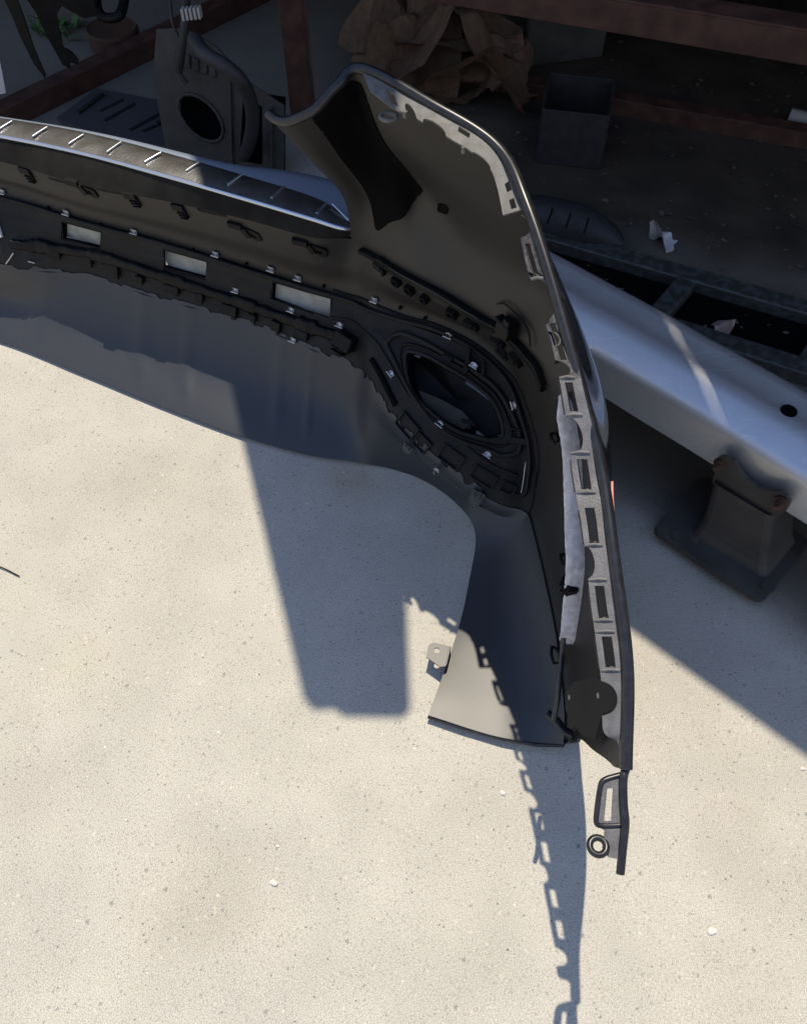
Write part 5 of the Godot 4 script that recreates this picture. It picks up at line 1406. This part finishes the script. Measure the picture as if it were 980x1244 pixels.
	for q in [[Vector3(0.024, 0.07, -2.4967), 0.30, 0.24, 3], [Vector3(0.13, 0.1, -2.4794), 0.34, 0.26, 8], [Vector3(0.0702, 0.14, -2.4962), 0.28, 0.2, 12], [Vector3(0.2335, 0.09, -2.4992), 0.26, 0.24, 21], [Vector3(0.1666, 0.14, -2.5677), 0.3, 0.2, 29], [Vector3(0.2785, 0.05, -2.403), 0.16, 0.2, 33], [Vector3(-0.0294, 0.08, -2.6053), 0.2, 0.22, 41]]:
		put("crumpled_sheet", folded_sheet(q[3], q[0], q[1], q[2]), M.paper, pp)
	# dark metal box with a label
	var bx := thing("dark_cabinet", "dark metal box with a narrow pale paper label, beside the packing paper", "box", Vector3(0.4454, 0, -2.5373))
	st = ST()
	cbox(st, Transform3D(Basis(Vector3.UP, 0.25), Vector3(0.4384, 0, -2.6186) + Vector3(0.02, 0.15, -0.12)), Vector3(0.26, 0.30, 0.24), 0.006)
	put("case", done(st), M.steel, bx)
	st = ST()
	var lb := Vector3(0.4384, 0, -2.6186) + Vector3(0.02, 0.15, -0.12)
	var lx := Basis(Vector3.UP, 0.25)
	cbox(st, Transform3D(lx, lb + lx * Vector3(-0.035, 0.055, 0.1215)), Vector3(0.014, 0.075, 0.001), 0.0002)
	put("label", done(st), mat(lin(0.5, 0.48, 0.36), 0.8), bx)
	st = ST()
	for k in 5: cbox(st, Transform3D(lx, lb + lx * Vector3(-0.035, 0.083 - 0.014 * k, 0.1228)), Vector3(0.008, 0.002 + 0.002 * (k % 2), 0.0006), 0.0001)
	put("label_print", done(st), M.black, bx)
	# black crate with a grip opening
	var cr := thing("black_crate", "small black plastic crate standing alone on the dirty floor under the rack", "crate", Vector3(0.4505, 0, -2.037))
	var cc := Vector3(0.4591, 0, -2.0744)
	var cbm := Basis(Vector3.UP, -0.2)
	for e in [[Vector3(0, 0.075, 0.09), Vector3(0.17, 0.15, 0.006)], [Vector3(0, 0.075, -0.09), Vector3(0.17, 0.15, 0.006)], [Vector3(-0.085, 0.075, 0), Vector3(0.006, 0.15, 0.174)], [Vector3(0.085, 0.075, 0), Vector3(0.006, 0.15, 0.174)], [Vector3(0, 0.006, 0), Vector3(0.164, 0.006, 0.174)]]:
		st = ST(); cbox(st, Transform3D(cbm, cc + cbm * e[0] + Vector3(0, 0.002, -0.1)), e[1], 0.001)
		put("crate_side", done(st), M.rubber, cr)
	# scraps
	tag(put("paper_scrap", folded_sheet(7, Vector3(0.637, 0.014, -1.7528), 0.056, 0.072), M.white), "crumpled scrap of white paper on the dark floor beyond the crash beam", "paper")
	tag(put("foil_scrap", folded_sheet(19, Vector3(0.7138, 0.012, -1.4348), 0.046, 0.034), mat(lin(0.36, 0.27, 0.24), 0.5, 0.3)), "small brownish scrap lying in the steel frame behind the crash beam", "scrap")
	# cut pipe
	var pc := thing("cut_pipe", "short grey plastic pipe lying at the right edge under the rack", "pipe", Vector3(1.1178, 0.02, -2.2592))
	st = ST()
	var a0 := Vector3(1.0867, 0.022, -2.2933); var a1 := Vector3(1.4105, 0.022, -2.1434)
	tube(st, [a0, a1], 0.021, 16)
	put("tube", done(st), M.greypl, pc)
	st = ST(); tube(st, [a0 + (a1 - a0).normalized() * -0.001, a0 + (a1 - a0).normalized() * 0.002], 0.017, 16)
	put("bore", done(st), M.black, pc)
	# welded steel frame lying behind the beam, with two open bays
	var fm := thing("steel_frame", "flat welded steel frame with open bays lying on the floor behind the crash beam", "frame", Vector3(0.6553, 0, -1.55))
	for e in [[Vector3(0.3056, 0.02, -1.7769), Vector3(1.1918, 0.02, -1.3589), 0.05], [Vector3(0.2896, 0.02, -1.5841), Vector3(1.1244, 0.02, -1.1746), 0.05], [Vector3(0.6597, 0.021, -1.5829), Vector3(0.5556, 0.021, -1.4438), 0.045], [Vector3(0.963, 0.021, -1.4438), Vector3(0.8604, 0.021, -1.3031), 0.045]]:
		st = ST()
		var d: Vector3 = e[1] - e[0]; var l := d.length(); d = d.normalized()
		cbox(st, Transform3D(Basis(d, Vector3.UP, d.cross(Vector3.UP)), (e[0] + e[1]) * 0.5 - Vector3(0, 0.002, 0)), Vector3(l, 0.035, e[2]), 0.003)
		put("bar", done(st), M.frame, fm)
	st = ST()
	var f0 := Vector3(0.3006, 0.004, -1.6934); var f1 := Vector3(1.1697, 0.004, -1.2757)
	var fd := (f1 - f0).normalized()
	cbox(st, Transform3D(Basis(fd, Vector3.UP, fd.cross(Vector3.UP)), (f0 + f1) * 0.5), Vector3((f1 - f0).length(), 0.004, 0.12), 0.001)
	put("floor_sheet", done(st), M.pocket, fm)
	# dark moulding on the floor right behind the wing
	var md := thing("black_moulding", "black plastic body moulding on the floor just right of the bumper flange", "moulding", Vector3(0.4312, 0, -1.7776))
	st = ST()
	var m0: Array = [Vector3(0.3087, 0.03, -1.8288), Vector3(0.3868, 0.035, -1.7956), Vector3(0.4633, 0.035, -1.7569), Vector3(0.5324, 0.02, -1.7259)]
	tube(st, spl3(m0, 24), [0.05, 0.052, 0.053, 0.054, 0.055, 0.055, 0.055, 0.055, 0.055, 0.055, 0.055, 0.055, 0.054, 0.053, 0.052, 0.05, 0.048, 0.045, 0.042, 0.039, 0.036, 0.032, 0.028, 0.022, 0.014], 12, false, 1.0)
	put("moulding", done(st), M.rubber, md)
	st = ST()
	for e in [Vector3(0.3503, 0.088, -1.7485), Vector3(0.3908, 0.09, -1.7268), Vector3(0.4315, 0.09, -1.708)]:
		cbox(st, Transform3D(Basis(Vector3.UP, -0.3), e), Vector3(0.004, 0.006, 0.06), 0.001)
	put("moulding_rib", done(st), M.black, md)
	# pale stone chips on the sunlit concrete
	var chips := [[Vector3(0.4418, 0, -0.2093), 0.0055, "white stone chip on the concrete at lower right, largest of the loose chips"], [Vector3(0.1578, 0, -0.4067), 0.004, "pale stone chip left of the bumper flange's shadow, level with its first gap"], [Vector3(-0.1928, 0, -0.2736), 0.005, "pale flat chip on open concrete in the lower left middle"], [Vector3(-0.1911, 0, -0.3261), 0.0025, "tiny white chip just above the pale flat chip"], [Vector3(0.6377, 0, -0.4445), 0.0035, "pale chip at the right edge on the shadow's border"]]
	for k in chips.size():
		var e = chips[k]
		var o3 := put("stone_chip", crumple(200 + k * 3, e[0] + Vector3(0, e[1] * 0.25, 0), Vector3(e[1] * 2.2, e[1] * 1.0, e[1] * 1.5), 0.5, 6), mat(lin(0.66, 0.63, 0.57), 0.8))
		tag(o3, e[2], "stone", "")
	# twig at the left edge
	st = ST()
	tube(st, spl3([Vector3(-0.7781, 0.004, -0.8307), Vector3(-0.7376, 0.004, -0.8165), Vector3(-0.7033, 0.003, -0.7995)], 10), 0.0012, 5)
	tag(put("twig", done(st), M.black), "thin dark twig on the concrete at the left edge", "twig")
	# crumbs, chaff and leaf bits on the dirt
	st = ST()
	for k in 900:
		var x := rng.randf_range(-0.2, 1.6); var z := rng.randf_range(-3.2, -1.15)
		var s := rng.randf_range(0.002, 0.009); var an := rng.randf() * TAU
		var d := Vector3(cos(an), rng.randf_range(-0.2, 0.3), sin(an)) * s; var e := Vector3(-sin(an), rng.randf_range(0, 0.4), cos(an)) * s * rng.randf_range(0.3, 0.9)
		var c := Vector3(x, 0.006, z)
		tri(st, c - d - e, c + d - e * 0.6, c + d * 0.8 + e); tri(st, c - d - e, c + d * 0.8 + e, c - d * 0.7 + e)
	var lit := put("floor_litter", done(st), mat(lin(0.11, 0.09, 0.075), 0.9))
	tag(lit, "crumbs and chaff scattered over the dark floor under the rack", "litter"); lit.set_meta("kind", "stuff")

func leaf_mat() -> StandardMaterial3D:
	var m := mat(lin(0.06, 0.13, 0.035), 0.6)
	m.backlight_enabled = true; m.backlight = Color(0.1, 0.16, 0.04)
	M.leaf = m
	return m
